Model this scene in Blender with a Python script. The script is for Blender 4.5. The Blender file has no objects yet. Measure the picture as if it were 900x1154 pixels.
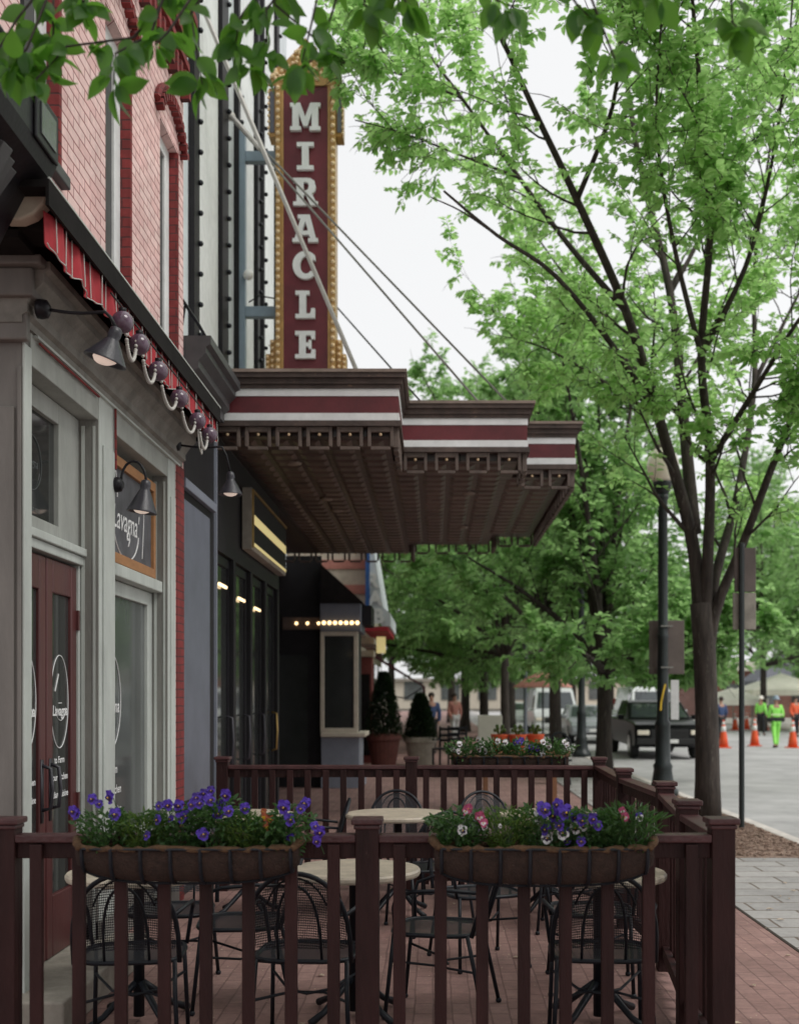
import bpy, math, random
import numpy as np
from mathutils import Vector, Matrix
R = math.radians
random.seed(7)
sc = bpy.context.scene
COL = sc.collection
H = 1.65; F = 1300.0; VX = 490.0; VY = 785.0
def P(px, py, Y):
    return Vector(((px-VX)/F*Y, Y, H-(py-VY)/F*Y))

# ------------------------------------------------------------------ materials
MATS = {}
def mat(name, col, rough=.6, var=.18, scale=6.0, bump=.0, bscale=40.0, metal=0.0, spec=.5, coat=0.0, stretch=None, wear=None, stain=0):
    m = bpy.data.materials.new(name); m.use_nodes = True
    nt = m.node_tree; n = nt.nodes; l = nt.links
    b = n['Principled BSDF']
    tc = n.new('ShaderNodeTexCoord')
    mp = n.new('ShaderNodeMapping'); l.new(tc.outputs['Object'], mp.inputs[0])
    if stretch: mp.inputs['Scale'].default_value = stretch
    nz = n.new('ShaderNodeTexNoise'); nz.inputs['Scale'].default_value = scale
    nz.inputs['Detail'].default_value = 6; nz.inputs['Roughness'].default_value = .65
    l.new(mp.outputs[0], nz.inputs['Vector'])
    cr = n.new('ShaderNodeValToRGB')
    cr.color_ramp.elements[0].position = .3; cr.color_ramp.elements[1].position = .7
    cr.color_ramp.elements[0].color = tuple(max(0, c*(1-var)) for c in col)+(1,)
    cr.color_ramp.elements[1].color = tuple(min(1, c*(1+var)) for c in col)+(1,)
    l.new(nz.outputs['Fac'], cr.inputs[0]); outc = cr.outputs[0]
    if stain:
        n3 = n.new('ShaderNodeTexNoise'); n3.inputs['Scale'].default_value = .55; n3.inputs['Detail'].default_value = 9; n3.inputs['Roughness'].default_value = .72
        l.new(tc.outputs['Object'], n3.inputs['Vector'])
        r3 = n.new('ShaderNodeMapRange'); r3.inputs['From Min'].default_value = .35; r3.inputs['From Max'].default_value = .65; r3.inputs['To Min'].default_value = 1-stain; r3.inputs['To Max'].default_value = 1+stain*.4
        l.new(n3.outputs['Fac'], r3.inputs[0]); v3 = n.new('ShaderNodeVectorMath'); v3.operation = 'SCALE'; l.new(outc, v3.inputs[0]); l.new(r3.outputs[0], v3.inputs['Scale']); outc = v3.outputs[0]
    if wear:
        n4 = n.new('ShaderNodeTexNoise'); n4.inputs['Scale'].default_value = wear[1]; n4.inputs['Detail'].default_value = 7; n4.inputs['Roughness'].default_value = .75
        l.new(mp.outputs[0], n4.inputs['Vector'])
        r4 = n.new('ShaderNodeMapRange'); r4.inputs['From Min'].default_value = wear[2]; r4.inputs['From Max'].default_value = wear[2]+.05; l.new(n4.outputs['Fac'], r4.inputs[0])
        m4 = n.new('ShaderNodeMix'); m4.data_type = 'RGBA'; l.new(r4.outputs[0], m4.inputs[0]); l.new(outc, m4.inputs[6]); m4.inputs[7].default_value = wear[0]+(1,); outc = m4.outputs[2]
    l.new(outc, b.inputs['Base Color'])
    b.inputs['Roughness'].default_value = rough; b.inputs['Metallic'].default_value = metal
    b.inputs['Specular IOR Level'].default_value = spec
    b.inputs['Coat Weight'].default_value = coat
    if bump:
        n2 = n.new('ShaderNodeTexNoise'); n2.inputs['Scale'].default_value = bscale; n2.inputs['Detail'].default_value = 5
        l.new(mp.outputs[0], n2.inputs['Vector'])
        bp = n.new('ShaderNodeBump'); bp.inputs['Strength'].default_value = bump; bp.inputs['Distance'].default_value = .01
        l.new(n2.outputs['Fac'], bp.inputs['Height']); l.new(bp.outputs[0], b.inputs['Normal'])
    MATS[name] = m
    return m
def brick(name, c1, c2, mortar, bw, bh, ms, plane='wall', rough=.85, bump=.4, squash=1.0, off=.5, dirt=.35):
    m = bpy.data.materials.new(name); m.use_nodes = True
    nt = m.node_tree; n = nt.nodes; l = nt.links; b = n['Principled BSDF']
    tc = n.new('ShaderNodeTexCoord'); sp = n.new('ShaderNodeSeparateXYZ'); l.new(tc.outputs['Object'], sp.inputs[0])
    cb = n.new('ShaderNodeCombineXYZ')
    if plane == 'wall':
        ad = n.new('ShaderNodeMath'); l.new(sp.outputs[0], ad.inputs[0]); l.new(sp.outputs[1], ad.inputs[1])
        l.new(ad.outputs[0], cb.inputs[0]); l.new(sp.outputs[2], cb.inputs[1])
    elif plane == 'floor':
        l.new(sp.outputs[0], cb.inputs[0]); l.new(sp.outputs[1], cb.inputs[1])
    else:
        l.new(sp.outputs[1], cb.inputs[0]); l.new(sp.outputs[0], cb.inputs[1])
    nw = n.new('ShaderNodeTexNoise'); nw.inputs['Scale'].default_value = 3
    l.new(tc.outputs['Object'], nw.inputs['Vector'])
    vm = n.new('ShaderNodeVectorMath'); vm.operation = 'SCALE'; vm.inputs['Scale'].default_value = .02
    l.new(nw.outputs['Color'], vm.inputs[0])
    va = n.new('ShaderNodeVectorMath'); l.new(cb.outputs[0], va.inputs[0]); l.new(vm.outputs[0], va.inputs[1])
    t = n.new('ShaderNodeTexBrick'); l.new(va.outputs[0], t.inputs['Vector'])
    t.inputs['Scale'].default_value = 1.0; t.inputs['Brick Width'].default_value = bw; t.inputs['Row Height'].default_value = bh
    t.inputs['Mortar Size'].default_value = ms; t.inputs['Mortar Smooth'].default_value = .3
    t.inputs['Color1'].default_value = c1+(1,); t.inputs['Color2'].default_value = c2+(1,); t.inputs['Mortar'].default_value = mortar+(1,)
    t.offset = off
    nz = n.new('ShaderNodeTexNoise'); nz.inputs['Scale'].default_value = 1.7; nz.inputs['Detail'].default_value = 8; nz.inputs['Roughness'].default_value = .7
    l.new(tc.outputs['Object'], nz.inputs['Vector'])
    mr = n.new('ShaderNodeMapRange'); mr.inputs['From Min'].default_value = .3; mr.inputs['From Max'].default_value = .7
    mr.inputs['To Min'].default_value = 1-dirt; mr.inputs['To Max'].default_value = 1+dirt*.5
    l.new(nz.outputs['Fac'], mr.inputs[0])
    nf = n.new('ShaderNodeTexNoise'); nf.inputs['Scale'].default_value = 16; nf.inputs['Detail'].default_value = 8; nf.inputs['Roughness'].default_value = .75
    l.new(tc.outputs['Object'], nf.inputs['Vector'])
    mf = n.new('ShaderNodeMapRange'); mf.inputs['From Min'].default_value = .3; mf.inputs['From Max'].default_value = .7; mf.inputs['To Min'].default_value = 1-dirt*.8; mf.inputs['To Max'].default_value = 1+dirt*.45
    l.new(nf.outputs['Fac'], mf.inputs[0]); mm = n.new('ShaderNodeMath'); mm.operation = 'MULTIPLY'; l.new(mr.outputs[0], mm.inputs[0]); l.new(mf.outputs[0], mm.inputs[1])
    mx = n.new('ShaderNodeVectorMath'); mx.operation = 'SCALE'; l.new(t.outputs['Color'], mx.inputs[0]); l.new(mm.outputs[0], mx.inputs['Scale'])
    l.new(mx.outputs[0], b.inputs['Base Color']); b.inputs['Roughness'].default_value = rough
    bp = n.new('ShaderNodeBump'); bp.inputs['Strength'].default_value = bump; bp.inputs['Distance'].default_value = (.03 if name=='ceiling_tin' else .008); bp.invert = True
    l.new(t.outputs['Fac'], bp.inputs['Height']); l.new(bp.outputs[0], b.inputs['Normal'])
    MATS[name] = m; return m
def emit(name, col, s):
    m = bpy.data.materials.new(name); m.use_nodes = True; b = m.node_tree.nodes['Principled BSDF']
    nz = m.node_tree.nodes.new('ShaderNodeTexNoise'); nz.inputs['Scale'].default_value = 30
    mr = m.node_tree.nodes.new('ShaderNodeMapRange'); mr.inputs['To Min'].default_value = s*.7; mr.inputs['To Max'].default_value = s*1.3
    m.node_tree.links.new(nz.outputs['Fac'], mr.inputs[0]); m.node_tree.links.new(mr.outputs[0], b.inputs['Emission Strength'])
    b.inputs['Base Color'].default_value = col+(1,); b.inputs['Emission Color'].default_value = col+(1,)
    MATS[name] = m; return m
def leafmat(name, c1, c2, t1, trans=.45, rough=.45):
    m = bpy.data.materials.new(name); m.use_nodes = True
    nt = m.node_tree; n = nt.nodes; l = nt.links; b = n['Principled BSDF']
    g = n.new('ShaderNodeNewGeometry')
    tc = n.new('ShaderNodeTexCoord'); nz = n.new('ShaderNodeTexNoise'); nz.inputs['Scale'].default_value = .9; nz.inputs['Detail'].default_value = 3
    l.new(tc.outputs['Object'], nz.inputs['Vector'])
    ad = n.new('ShaderNodeMath'); ad.operation = 'ADD'; l.new(g.outputs['Random Per Island'], ad.inputs[0]); l.new(nz.outputs['Fac'], ad.inputs[1])
    hf = n.new('ShaderNodeMath'); hf.operation = 'MULTIPLY'; hf.inputs[1].default_value = .5; l.new(ad.outputs[0], hf.inputs[0])
    mx = n.new('ShaderNodeMix'); mx.data_type = 'RGBA'; l.new(hf.outputs[0], mx.inputs[0])
    mx.inputs[6].default_value = c1+(1,); mx.inputs[7].default_value = c2+(1,)
    l.new(mx.outputs[2], b.inputs['Base Color']); b.inputs['Roughness'].default_value = rough
    tr = n.new('ShaderNodeBsdfTranslucent'); tr.inputs[0].default_value = t1+(1,)
    ms = n.new('ShaderNodeMixShader'); ms.inputs[0].default_value = trans
    l.new(b.outputs[0], ms.inputs[1]); l.new(tr.outputs[0], ms.inputs[2]); l.new(ms.outputs[0], n['Material Output'].inputs[0])
    MATS[name] = m; return m

mat('stone_grey', (.24,.225,.20), .7, .3, 5, .3, 60, stain=.3)
mat('trim_grey', (.24,.235,.215), .6, .2, 4, .3, 50, stretch=(1,1,.3), wear=((.2,.19,.17),22,.64), stain=.2)
mat('trim_light', (.52,.55,.52), .55, .14, 5, .2, 50, stretch=(1,1,.25), wear=((.30,.29,.26),26,.66), stain=.14)
mat('trim_mid', (.36,.37,.345), .6, .18, 4, .25, 50, stretch=(1,1,.3), wear=((.22,.21,.19),24,.65), stain=.2)
mat('trim_brown', (.165,.150,.138), .6, .25, 4, .2, 50, stretch=(1,1,.25))
mat('black_paint', (.013,.012,.015), .4, .3, 8, .1, spec=.25)
mat('black_matt', (.014,.012,.012), .9, .3, 8, .1, spec=.15)
mat('dark_frame', (.055,.053,.056), .5, .2, 8)
mat('white_paint', (.74,.75,.75), .5, .1, 8, .08, stain=.12, wear=((.45,.40,.36),20,.68))
mat('letter_white', (.88,.89,.90), .45, .06, 8, .05)
mat('door_red', (.085,.022,.022), .38, .25, 8, .15, 50, stretch=(1,1,.15))
mat('fence_paint', (.030,.0105,.010), .6, .45, 7, .5, 70, stretch=(1,1,.18), spec=.25, wear=((.10,.06,.05),38,.66))
mat('rail_paint', (.065,.023,.024), .45, .4, 9, .4, 60, spec=.45, wear=((.20,.13,.12),30,.64))
mat('red_canvas', (.36,.025,.035), .85, .15, 12, .1)
mat('sign_red', (.15,.018,.028), .45, .25, 3, .08)
mat('canopy_red', (.12,.016,.022), .5, .3, 3, .15, stain=.25)
mat('canopy_brown', (.075,.050,.042), .6, .45, 6, .4, 30, stain=.3, wear=((.19,.12,.08),14,.62))
mat('canopy_fringe', (.105,.075,.062), .6, .35, 8, .3, 30)
mat('canopy_tile', (.085,.055,.045), .36, .5, 5, .3, 30, stain=.35, wear=((.16,.10,.07),10,.64))
mat('canopy_top', (.22,.17,.14), .8, .3, 5, .2)
mat('gold', (.50,.30,.11), .4, .2, 8, metal=.3)
mat('brass', (.5,.33,.12), .35, .2, 8, metal=.8)
mat('cream', (.55,.49,.40), .6, .12, 8)
mat('slate_grey', (.13,.14,.175), .5, .12, 4, .08)
mat('slate_light', (.20,.215,.26), .5, .12, 4, .08)
mat('theatre_wall', (.62,.66,.69), .75, .10, 2, .1, 30, stain=.18)
mat('theatre_black', (.013,.012,.014), .55, .3, 4, .05, spec=.25)
mat('steel_blue', (.22,.29,.35), .45, .12, 4)
mat('iron', (.012,.014,.019), .42, .3, 20, .1, spec=.3)
mat('lamp_metal', (.035,.033,.042), .38, .25, 12, .15, 90)
mat('lamp_green', (.012,.018,.018), .4, .25, 12, .1)
mat('purple_glass', (.11,.065,.10), .22, .2, 15, coat=.4)
mat('bead_white', (.50,.48,.45), .4, .1, 20)
mat('coir', (.034,.018,.013), .95, .4, 30, .8, 120)
mat('coir_rim', (.11,.06,.03), .95, .4, 30, .8, 120)
mat('soil', (.03,.02,.014), .95, .4, 30, .8, 60)
mat('mulch', (.24,.165,.125), .95, .45, 25, 1.0, 60)
mat('asphalt', (.42,.415,.41), .9, .14, 1.2, .4, 150, stain=.25, wear=((.24,.235,.23),9,.68))
mat('kerb_stone', (.58,.54,.50), .85, .2, 4, .3, 60)
mat('ground_far', (.16,.15,.13), .95, .2, .3)
mat('bark', (.042,.033,.028), .95, .55, 16, 1.0, 40, stretch=(1,1,.16), wear=((.10,.09,.075),20,.58))
mat('terracotta', (.12,.035,.028), .75, .2, 6, .1)
mat('pale_pot', (.38,.33,.28), .8, .2, 6, .1)
mat('cone_orange', (.75,.09,.02), .5, .1, 6)
mat('cone_white', (.75,.75,.72), .4, .1, 6)
mat('rubber', (.02,.02,.02), .8, .3, 20)
mat('car_black', (.003,.003,.004), .28, .2, 3, spec=.12, coat=.03)
mat('car_white', (.7,.72,.72), .3, .06, 3, coat=.4)
mat('car_silver', (.32,.34,.36), .3, .06, 3, metal=.4, coat=.4)
mat('chrome', (.5,.5,.5), .25, .1, 3, metal=.9)
mat('car_glass', (.05,.06,.065), .06, .1, 3, spec=.9)
mat('shop_glass', (.035,.038,.037), .07, .2, 2, spec=.8)
mat('pane_grey', (.10,.11,.11), .12, .25, 1.5, spec=.7)
mat('chalkboard', (.085,.085,.095), .7, .4, 4, .05)
mat('oak', (.36,.17,.07), .55, .25, 10, .2, 60, stretch=(1,.3,1))
mat('chalk', (.75,.75,.75), .9, .1, 20)
mat('skin', (.42,.24,.17), .6, .1, 12)
mat('hair_dark', (.03,.018,.012), .7, .3, 40)
mat('hivis', (.32,.85,.14), .7, .12, 8)
mat('hivis_pale', (.62,.85,.40), .6, .1, 8)
mat('cloth_blue', (.04,.07,.16), .85, .2, 12)
mat('cloth_black', (.02,.02,.022), .85, .3, 12)
mat('cloth_white', (.6,.6,.6), .85, .1, 12)
mat('cloth_pink', (.5,.22,.18), .85, .15, 12)
mat('shop_red', (.20,.05,.045), .8, .25, 3, .2)
mat('awning_maroon', (.06,.014,.018), .85, .2, 5, .1)
mat('blue_paint', (.02,.09,.30), .5, .15, 5)
mat('sign_back', (.115,.09,.08), .6, .18, 4, metal=.2)
mat('tent_white', (.75,.72,.64), .8, .08, 2)
mat('slate_roof', (.18,.18,.22), .8, .15, 2)
mat('orange_cloth', (.75,.13,.05), .8, .15, 6)
mat('table_wood', (.30,.14,.07), .7, .25, 6, .2)
mat('ceramic', (.7,.7,.66), .3, .05, 10)
mat('sandstone', (.30,.27,.23), .85, .25, 6, .4, stain=.3)
mat('petal_violet', (.075,.03,.37), .6, .3, 60)
mat('petal_deep', (.05,.02,.22), .6, .3, 60)
mat('petal_white', (.75,.72,.74), .6, .08, 60)
mat('petal_pink', (.42,.07,.16), .6, .25, 60)
mat('petal_rust', (.42,.11,.05), .6, .25, 60)
mat('petal_yellow', (.7,.45,.03), .6, .1, 60)
mat('petal_dark', (.03,.005,.05), .6, .1, 60)
mat('debris', (.50,.40,.30), .9, .3, 60)
mat('bulb_amber', (.90,.66,.40), .35, .1, 9)
brick('brick_pink_lit', (.86,.63,.60), (.78,.50,.48), (.34,.12,.12), .21, .066, .0055, dirt=.24)  # red brick with bright reflected light put into its pink colour
brick('brick_red', (.26,.035,.035), (.20,.028,.028), (.10,.03,.03), .21, .066, .006)
brick('brick_far', (.26,.09,.07), (.20,.07,.055), (.25,.2,.17), .21, .075, .01)
brick('pave_red', (.34,.205,.18), (.27,.155,.135), (.22,.125,.11), .2, .1, .006, 'floor2', bump=.5, dirt=.32)
brick('pave_grey', (.40,.385,.37), (.32,.31,.30), (.15,.115,.09), .62, .33, .012, 'floor', bump=.5, dirt=.25)
brick('ceiling_tin', (.075,.046,.040), (.06,.037,.033), (.03,.017,.015), .46, .23, .022, 'floor', rough=.33, bump=1.0, dirt=.6, off=0)
emit('bulb_warm', (1.0,.68,.34), 2.2)
emit('reflection_warm', (1.0,.74,.42), 1.5)
emit('lamp_inner', (.85,.68,.58), .35)
emit('lit_panel', (.80,.66,.30), .38)
leafmat('leaf_main', (.055,.15,.03), (.24,.38,.12), (.58,.90,.33), .6)
leafmat('leaf_near', (.022,.075,.012), (.07,.17,.03), (.22,.52,.06), .5, .4)
leafmat('leaf_back', (.05,.14,.04), (.19,.33,.12), (.46,.74,.28), .56)
leafmat('leaf_dark', (.010,.022,.010), (.028,.05,.02), (.03,.07,.02), .25)
leafmat('leaf_plant', (.022,.065,.020), (.075,.15,.045), (.10,.24,.05), .3)
leafmat('leaf_lime', (.05,.11,.018), (.13,.20,.04), (.16,.30,.05), .3)
# globe glass of the street lamp
mat('globe_glass', (.88,.80,.66), .25, .08, 6)
mat('white_bulb', (.8,.8,.78), .3, .05, 6)
# marble-like table top
m = mat('table_top', (.50,.43,.34), .45, .22, 14, .05)
# perforated chair mesh: dark, slightly glossy
def mesh_screen():
    m = bpy.data.materials.new('chair_screen'); m.use_nodes = True
    nt = m.node_tree; n = nt.nodes; l = nt.links; b = n['Principled BSDF']
    b.inputs['Base Color'].default_value = (.02,.022,.028,1); b.inputs['Roughness'].default_value = .4
    tc = n.new('ShaderNodeTexCoord'); mp = n.new('ShaderNodeMapping'); l.new(tc.outputs['Object'], mp.inputs[0])
    mp.inputs['Rotation'].default_value = (0, 0, 0)
    v = n.new('ShaderNodeTexVoronoi'); v.voronoi_dimensions='2D'; v.inputs['Scale'].default_value = 120; v.inputs['Randomness'].default_value = 0
    sp = n.new('ShaderNodeSeparateXYZ'); l.new(mp.outputs[0], sp.inputs[0]); ad = n.new('ShaderNodeMath'); l.new(sp.outputs[1], ad.inputs[0]); l.new(sp.outputs[2], ad.inputs[1])
    cb = n.new('ShaderNodeCombineXYZ'); l.new(sp.outputs[0], cb.inputs[0]); l.new(ad.outputs[0], cb.inputs[1]); l.new(cb.outputs[0], v.inputs['Vector'])
    c = n.new('ShaderNodeMath'); c.operation = 'GREATER_THAN'; c.inputs[1].default_value = .38
    l.new(v.outputs['Distance'], c.inputs[0]); l.new(c.outputs[0], b.inputs['Alpha'])
    MATS['chair_screen'] = m
mesh_screen()
M = MATS

# ------------------------------------------------------------------ mesh builder
OFF = {}
class MB:
    def __init__(s): s.v = []; s.f = []; s.mi = []; s.cur = 0
    def add(s, vs, fs):
        k = len(s.v); s.v += [tuple(p) for p in vs]
        for f in fs: s.f.append(tuple(i+k for i in f)); s.mi.append(s.cur)
        return s
    def box(s, x0,x1,y0,y1,z0,z1):
        if x0>x1: x0,x1=x1,x0
        if y0>y1: y0,y1=y1,y0
        if z0>z1: z0,z1=z1,z0
        return s.add([(x0,y0,z0),(x1,y0,z0),(x1,y1,z0),(x0,y1,z0),(x0,y0,z1),(x1,y0,z1),(x1,y1,z1),(x0,y1,z1)],
              [(0,3,2,1),(4,5,6,7),(0,1,5,4),(1,2,6,5),(2,3,7,6),(3,0,4,7)])
    def cbox(s, c, d, rot=None):
        m = rot or Matrix.Identity(3)
        vs = [Vector(c)+m@Vector((sx*d[0]/2, sy*d[1]/2, sz*d[2]/2)) for sz in (-1,1) for sx,sy in ((-1,-1),(1,-1),(1,1),(-1,1))]
        return s.add(vs, [(0,3,2,1),(4,5,6,7),(0,1,5,4),(1,2,6,5),(2,3,7,6),(3,0,4,7)])
    def beam(s, a, b, w, h):
        a=Vector(a); b=Vector(b); d=b-a; L=d.length; d.normalize()
        up = Vector((0,0,1)) if abs(d.z)<.95 else Vector((0,1,0))
        sd = d.cross(up).normalized(); u = sd.cross(d)
        m = Matrix((sd,d,u)).transposed()
        return s.cbox((a+b)/2, (w,L,h), m)
    def tube(s, pts, r, n=8, caps=True):
        pts=[Vector(p) for p in pts]; k=len(pts)
        rs = r if isinstance(r,(list,tuple)) else [r]*k
        vs=[]; prev=None
        for i,p in enumerate(pts):
            d = (pts[min(i+1,k-1)]-pts[max(i-1,0)])
            if d.length<1e-9: d=Vector((0,0,1))
            d.normalize()
            if prev is None:
                a = d.orthogonal().normalized()
            else:
                a = prev - d*prev.dot(d)
                a = a.normalized() if a.length>1e-6 else d.orthogonal().normalized()
            prev=a; b=d.cross(a)
            for j in range(n):
                t=2*math.pi*j/n; vs.append(p+(a*math.cos(t)+b*math.sin(t))*rs[i])
        fs=[]
        for i in range(k-1):
            for j in range(n):
                fs.append((i*n+j, i*n+(j+1)%n, (i+1)*n+(j+1)%n, (i+1)*n+j))
        if caps: fs.append(tuple(range(n))[::-1]); fs.append(tuple((k-1)*n+j for j in range(n)))
        return s.add(vs,fs)
    def lathe(s, prof, c=(0,0,0), n=20, rot=None):
        c=Vector(c); m=rot or Matrix.Identity(3); vs=[]
        for r,z in prof:
            for j in range(n):
                t=2*math.pi*j/n; vs.append(c+m@Vector((r*math.cos(t),r*math.sin(t),z)))
        fs=[]
        for i in range(len(prof)-1):
            for j in range(n): fs.append((i*n+j,i*n+(j+1)%n,(i+1)*n+(j+1)%n,(i+1)*n+j))
        if prof[0][0]>1e-4: fs.append(tuple(range(n))[::-1])
        if prof[-1][0]>1e-4: fs.append(tuple((len(prof)-1)*n+j for j in range(n)))
        return s.add(vs,fs)
    def ball(s, c, r, n=10, k=6, sq=1.0):
        prof=[(max(1e-5,r*math.sin(math.pi*i/k)), -r*sq*math.cos(math.pi*i/k)) for i in range(k+1)]
        return s.lathe(prof,c,n)
    def prism(s, poly, ax, a0, a1):
        # poly: 2-D points; ax 'x': (y,z) extruded in x; 'y': (x,z); 'z': (x,y)
        def q(p,a): return {'x':(a,p[0],p[1]),'y':(p[0],a,p[1]),'z':(p[0],p[1],a)}[ax]
        n=len(poly); vs=[q(p,a0) for p in poly]+[q(p,a1) for p in poly]
        fs=[tuple(range(n)), tuple(range(2*n-1,n-1,-1))]+[(i,i+n,(i+1)%n+n,(i+1)%n) for i in range(n)]
        return s.add(vs,fs)
    def build(s, name, m, parent=None, smooth=False, bevel=0, props=None):
        me = bpy.data.meshes.new(name)
        o0 = Vector(OFF.get(parent.name if parent else None, (0,0,0)))
        vs = s.v if o0.length<1e-9 else [(a[0]-o0[0],a[1]-o0[1],a[2]-o0[2]) for a in s.v]
        me.from_pydata(vs, [], s.f)
        ms = m if isinstance(m,(list,tuple)) else [m]
        for q in ms: me.materials.append(M[q] if isinstance(q,str) else q)
        if len(ms)>1: me.polygons.foreach_set('material_index', s.mi)
        me.update()
        import bmesh
        if len(s.f) < 60000:
            bm=bmesh.new(); bm.from_mesh(me); bmesh.ops.recalc_face_normals(bm, faces=bm.faces); bm.to_mesh(me); bm.free()
        if smooth: me.polygons.foreach_set('use_smooth',[True]*len(me.polygons))
        o = bpy.data.objects.new(name, me); COL.objects.link(o)
        if parent: o.parent=parent
        OFF[o.name]=tuple(o0)
        if bevel:
            b=o.modifiers.new('bevel','BEVEL'); b.width=bevel; b.segments=2; b.limit_method='ANGLE'; b.angle_limit=R(40)
        if smooth:
            try:
                me.shade_smooth() if False else None
            except Exception: pass
        return o
def sharp(o, ang=35):
    me=o.data; me.set_sharp_from_angle(angle=R(ang)); return o
def thing(name, label, cat, loc=(0,0,0), group=None, rz=0):
    o=bpy.data.objects.new(name,None); COL.objects.link(o); o.location=loc; o.rotation_euler=(0,0,rz); o.empty_display_size=.1
    o['label']=label; o['category']=cat
    if group: o['group']=group
    OFF[o.name]=tuple(loc) if rz==0 else (0,0,0)
    return o
def local(name, label, cat, group=None):
    o=thing(name,label,cat,(0,0,0),group); return o
def tag(o,label,cat,group=None):
    o['label']=label; o['category']=cat
    if group: o['group']=group
    return o
def struct(o, kind='structure'):
    o['kind']=kind; return o
KIDS={}
def dup(root, loc, rz, label, group=None, scale=None):
    r=root.copy(); COL.objects.link(r); r.location=loc; r.rotation_euler=(0,0,rz); r['label']=label
    if group: r['group']=group
    if scale: r.scale=scale
    def rec(a,b):
        for ch in list(a.children):
            if ch.name in NEWC: continue
            c=ch.copy(); COL.objects.link(c); c.parent=b; NEWC.add(c.name); rec(ch,c)
    rec(root,r); return r
NEWC=set()
def curve_mesh(splines, ext, cyc=True):
    cu=bpy.data.curves.new('tmp','CURVE'); cu.dimensions='2D'; cu.fill_mode='BOTH'; cu.extrude=ext
    for sp in splines:
        s=cu.splines.new('POLY'); s.points.add(len(sp)-1)
        for i,p in enumerate(sp): s.points[i].co=(p[0],p[1],0,1)
        s.use_cyclic_u=True
    return _conv(cu)
def text_mesh(txt, size, ext, off=0.0, shear=0.0, align='CENTER', space=1.0):
    cu=bpy.data.curves.new('tmp','FONT'); cu.body=txt; cu.size=size; cu.extrude=ext; cu.offset=off; cu.shear=shear; cu.align_x=align; cu.align_y='CENTER'; cu.space_character=space
    cu.resolution_u=4
    return _conv(cu)
def _conv(cu):
    o=bpy.data.objects.new('tmp',cu); COL.objects.link(o); bpy.context.view_layer.update()
    me=bpy.data.meshes.new_from_object(o.evaluated_get(bpy.context.evaluated_depsgraph_get()))
    vs=[tuple(v.co) for v in me.vertices]; fs=[tuple(p.vertices) for p in me.polygons]
    bpy.data.objects.remove(o); bpy.data.curves.remove(cu); bpy.data.meshes.remove(me)
    return vs,fs
def faceX(vf, x, y, z, sy=1, sz=1):   # lettering on a plane that faces +X
    vs,fs=vf; return [(x+p[2], y+p[0]*sy, z+p[1]*sz) for p in vs], fs
def faceY(vf, x, y, z, sx=1, sz=1):   # lettering on a plane that faces the camera (-Y)
    vs,fs=vf; return [(x+p[0]*sx, y-p[2], z+p[1]*sz) for p in vs], fs

# ------------------------------------------------------------------ setting
struct(MB().box(-150,260,-40,420,-.6,-.14).build('ground','ground_far'))
struct(MB().add([(4.2,-8,-.12),(18,-8,-.12),(18,130,-.12),(4.2,130,-.12)],[(0,1,2,3)]).build('road','asphalt'))
struct(MB().box(4.05,4.22,-8,130,-.2,.012).build('kerb','kerb_stone',bevel=.02))
struct(MB().box(-9,2.36,-8,40,-.3,0).build('brick_pavement','pave_red'))
struct(MB().box(2.36,4.05,-8,11.8,-.3,-.002).box(2.36,4.05,19.5,130,-.3,-.002).box(2.36,2.9,11.8,19.5,-.3,-.002).build('paver_strip','pave_grey'))
struct(MB().box(-9,2.36,40,130,-.3,-.001).build('far_pavement','pave_red'))
struct(MB().box(18,60,-8,300,-.3,0).build('opposite_pavement','kerb_stone'))
struct(MB().box(2.9,4.05,11.8,19.5,-.3,.004).build('planting_bed','mulch'))
struct(MB().box(2.34,2.365,-8,40,-.05,.004).build('edging_strip','soil'))
# bark chips and fallen seed husks
mb=MB(); rnd=random.Random(3)
for i in range(2600):
    x=rnd.uniform(2.92,4.03); y=rnd.uniform(11.85,19.4); a=rnd.uniform(0,6.28)
    mb.cbox((x,y,.012+rnd.random()*.012),(rnd.uniform(.02,.07),rnd.uniform(.01,.025),.008),Matrix.Rotation(a,3,'Z')@Matrix.Rotation(rnd.uniform(-.5,.5),3,'X'))
o=mb.build('bark_mulch','mulch'); struct(o,'stuff'); tag(o,'brown bark mulch chips around the street tree by the kerb','mulch')
mb=MB()
for i in range(5200):
    x=rnd.uniform(-1.8,3.6); y=rnd.uniform(5.0,13)
    if x>1.4 and rnd.random()<.5: continue
    cx=math.sin(x*3.1+y*1.7)+math.sin(x*1.3-y*2.3)
    if cx< rnd.uniform(-1.6,1.4): continue
    r=rnd.uniform(.003,.008); a=rnd.uniform(0,3.1)
    mb.add([(x+math.cos(a+k*2.1)*r,y+math.sin(a+k*2.1)*r,.004+rnd.random()*.004) for k in range(3)],[(0,1,2)])
o=mb.build('fallen_seed','debris'); struct(o,'stuff'); tag(o,'pale tree seeds and petals scattered on the brick patio floor','litter')

mb=MB()
for i in range(170):
    x=rnd.uniform(-1.7,3.9); y=rnd.uniform(4.2,14); a=rnd.uniform(0,6.28); L_=rnd.uniform(.03,.065); c_,s_=math.cos(a),math.sin(a)
    if x<1.45 and rnd.random()<.6: continue
    q=[(0,0,.006),(.35*L_,.28*L_,.014),(.75*L_,.2*L_,.012),(L_,0,.008),(.75*L_,-.2*L_,.012),(.35*L_,-.28*L_,.014)]
    mb.add([(x+p[0]*c_-p[1]*s_,y+p[0]*s_+p[1]*c_,p[2]) for p in q],[(0,1,2,3),(0,3,4,5)])
o=mb.build('fallen_leaves','debris'); struct(o,'stuff'); tag(o,'dry tan leaves lying scattered on the brick and grey pavers','leaves')
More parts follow.
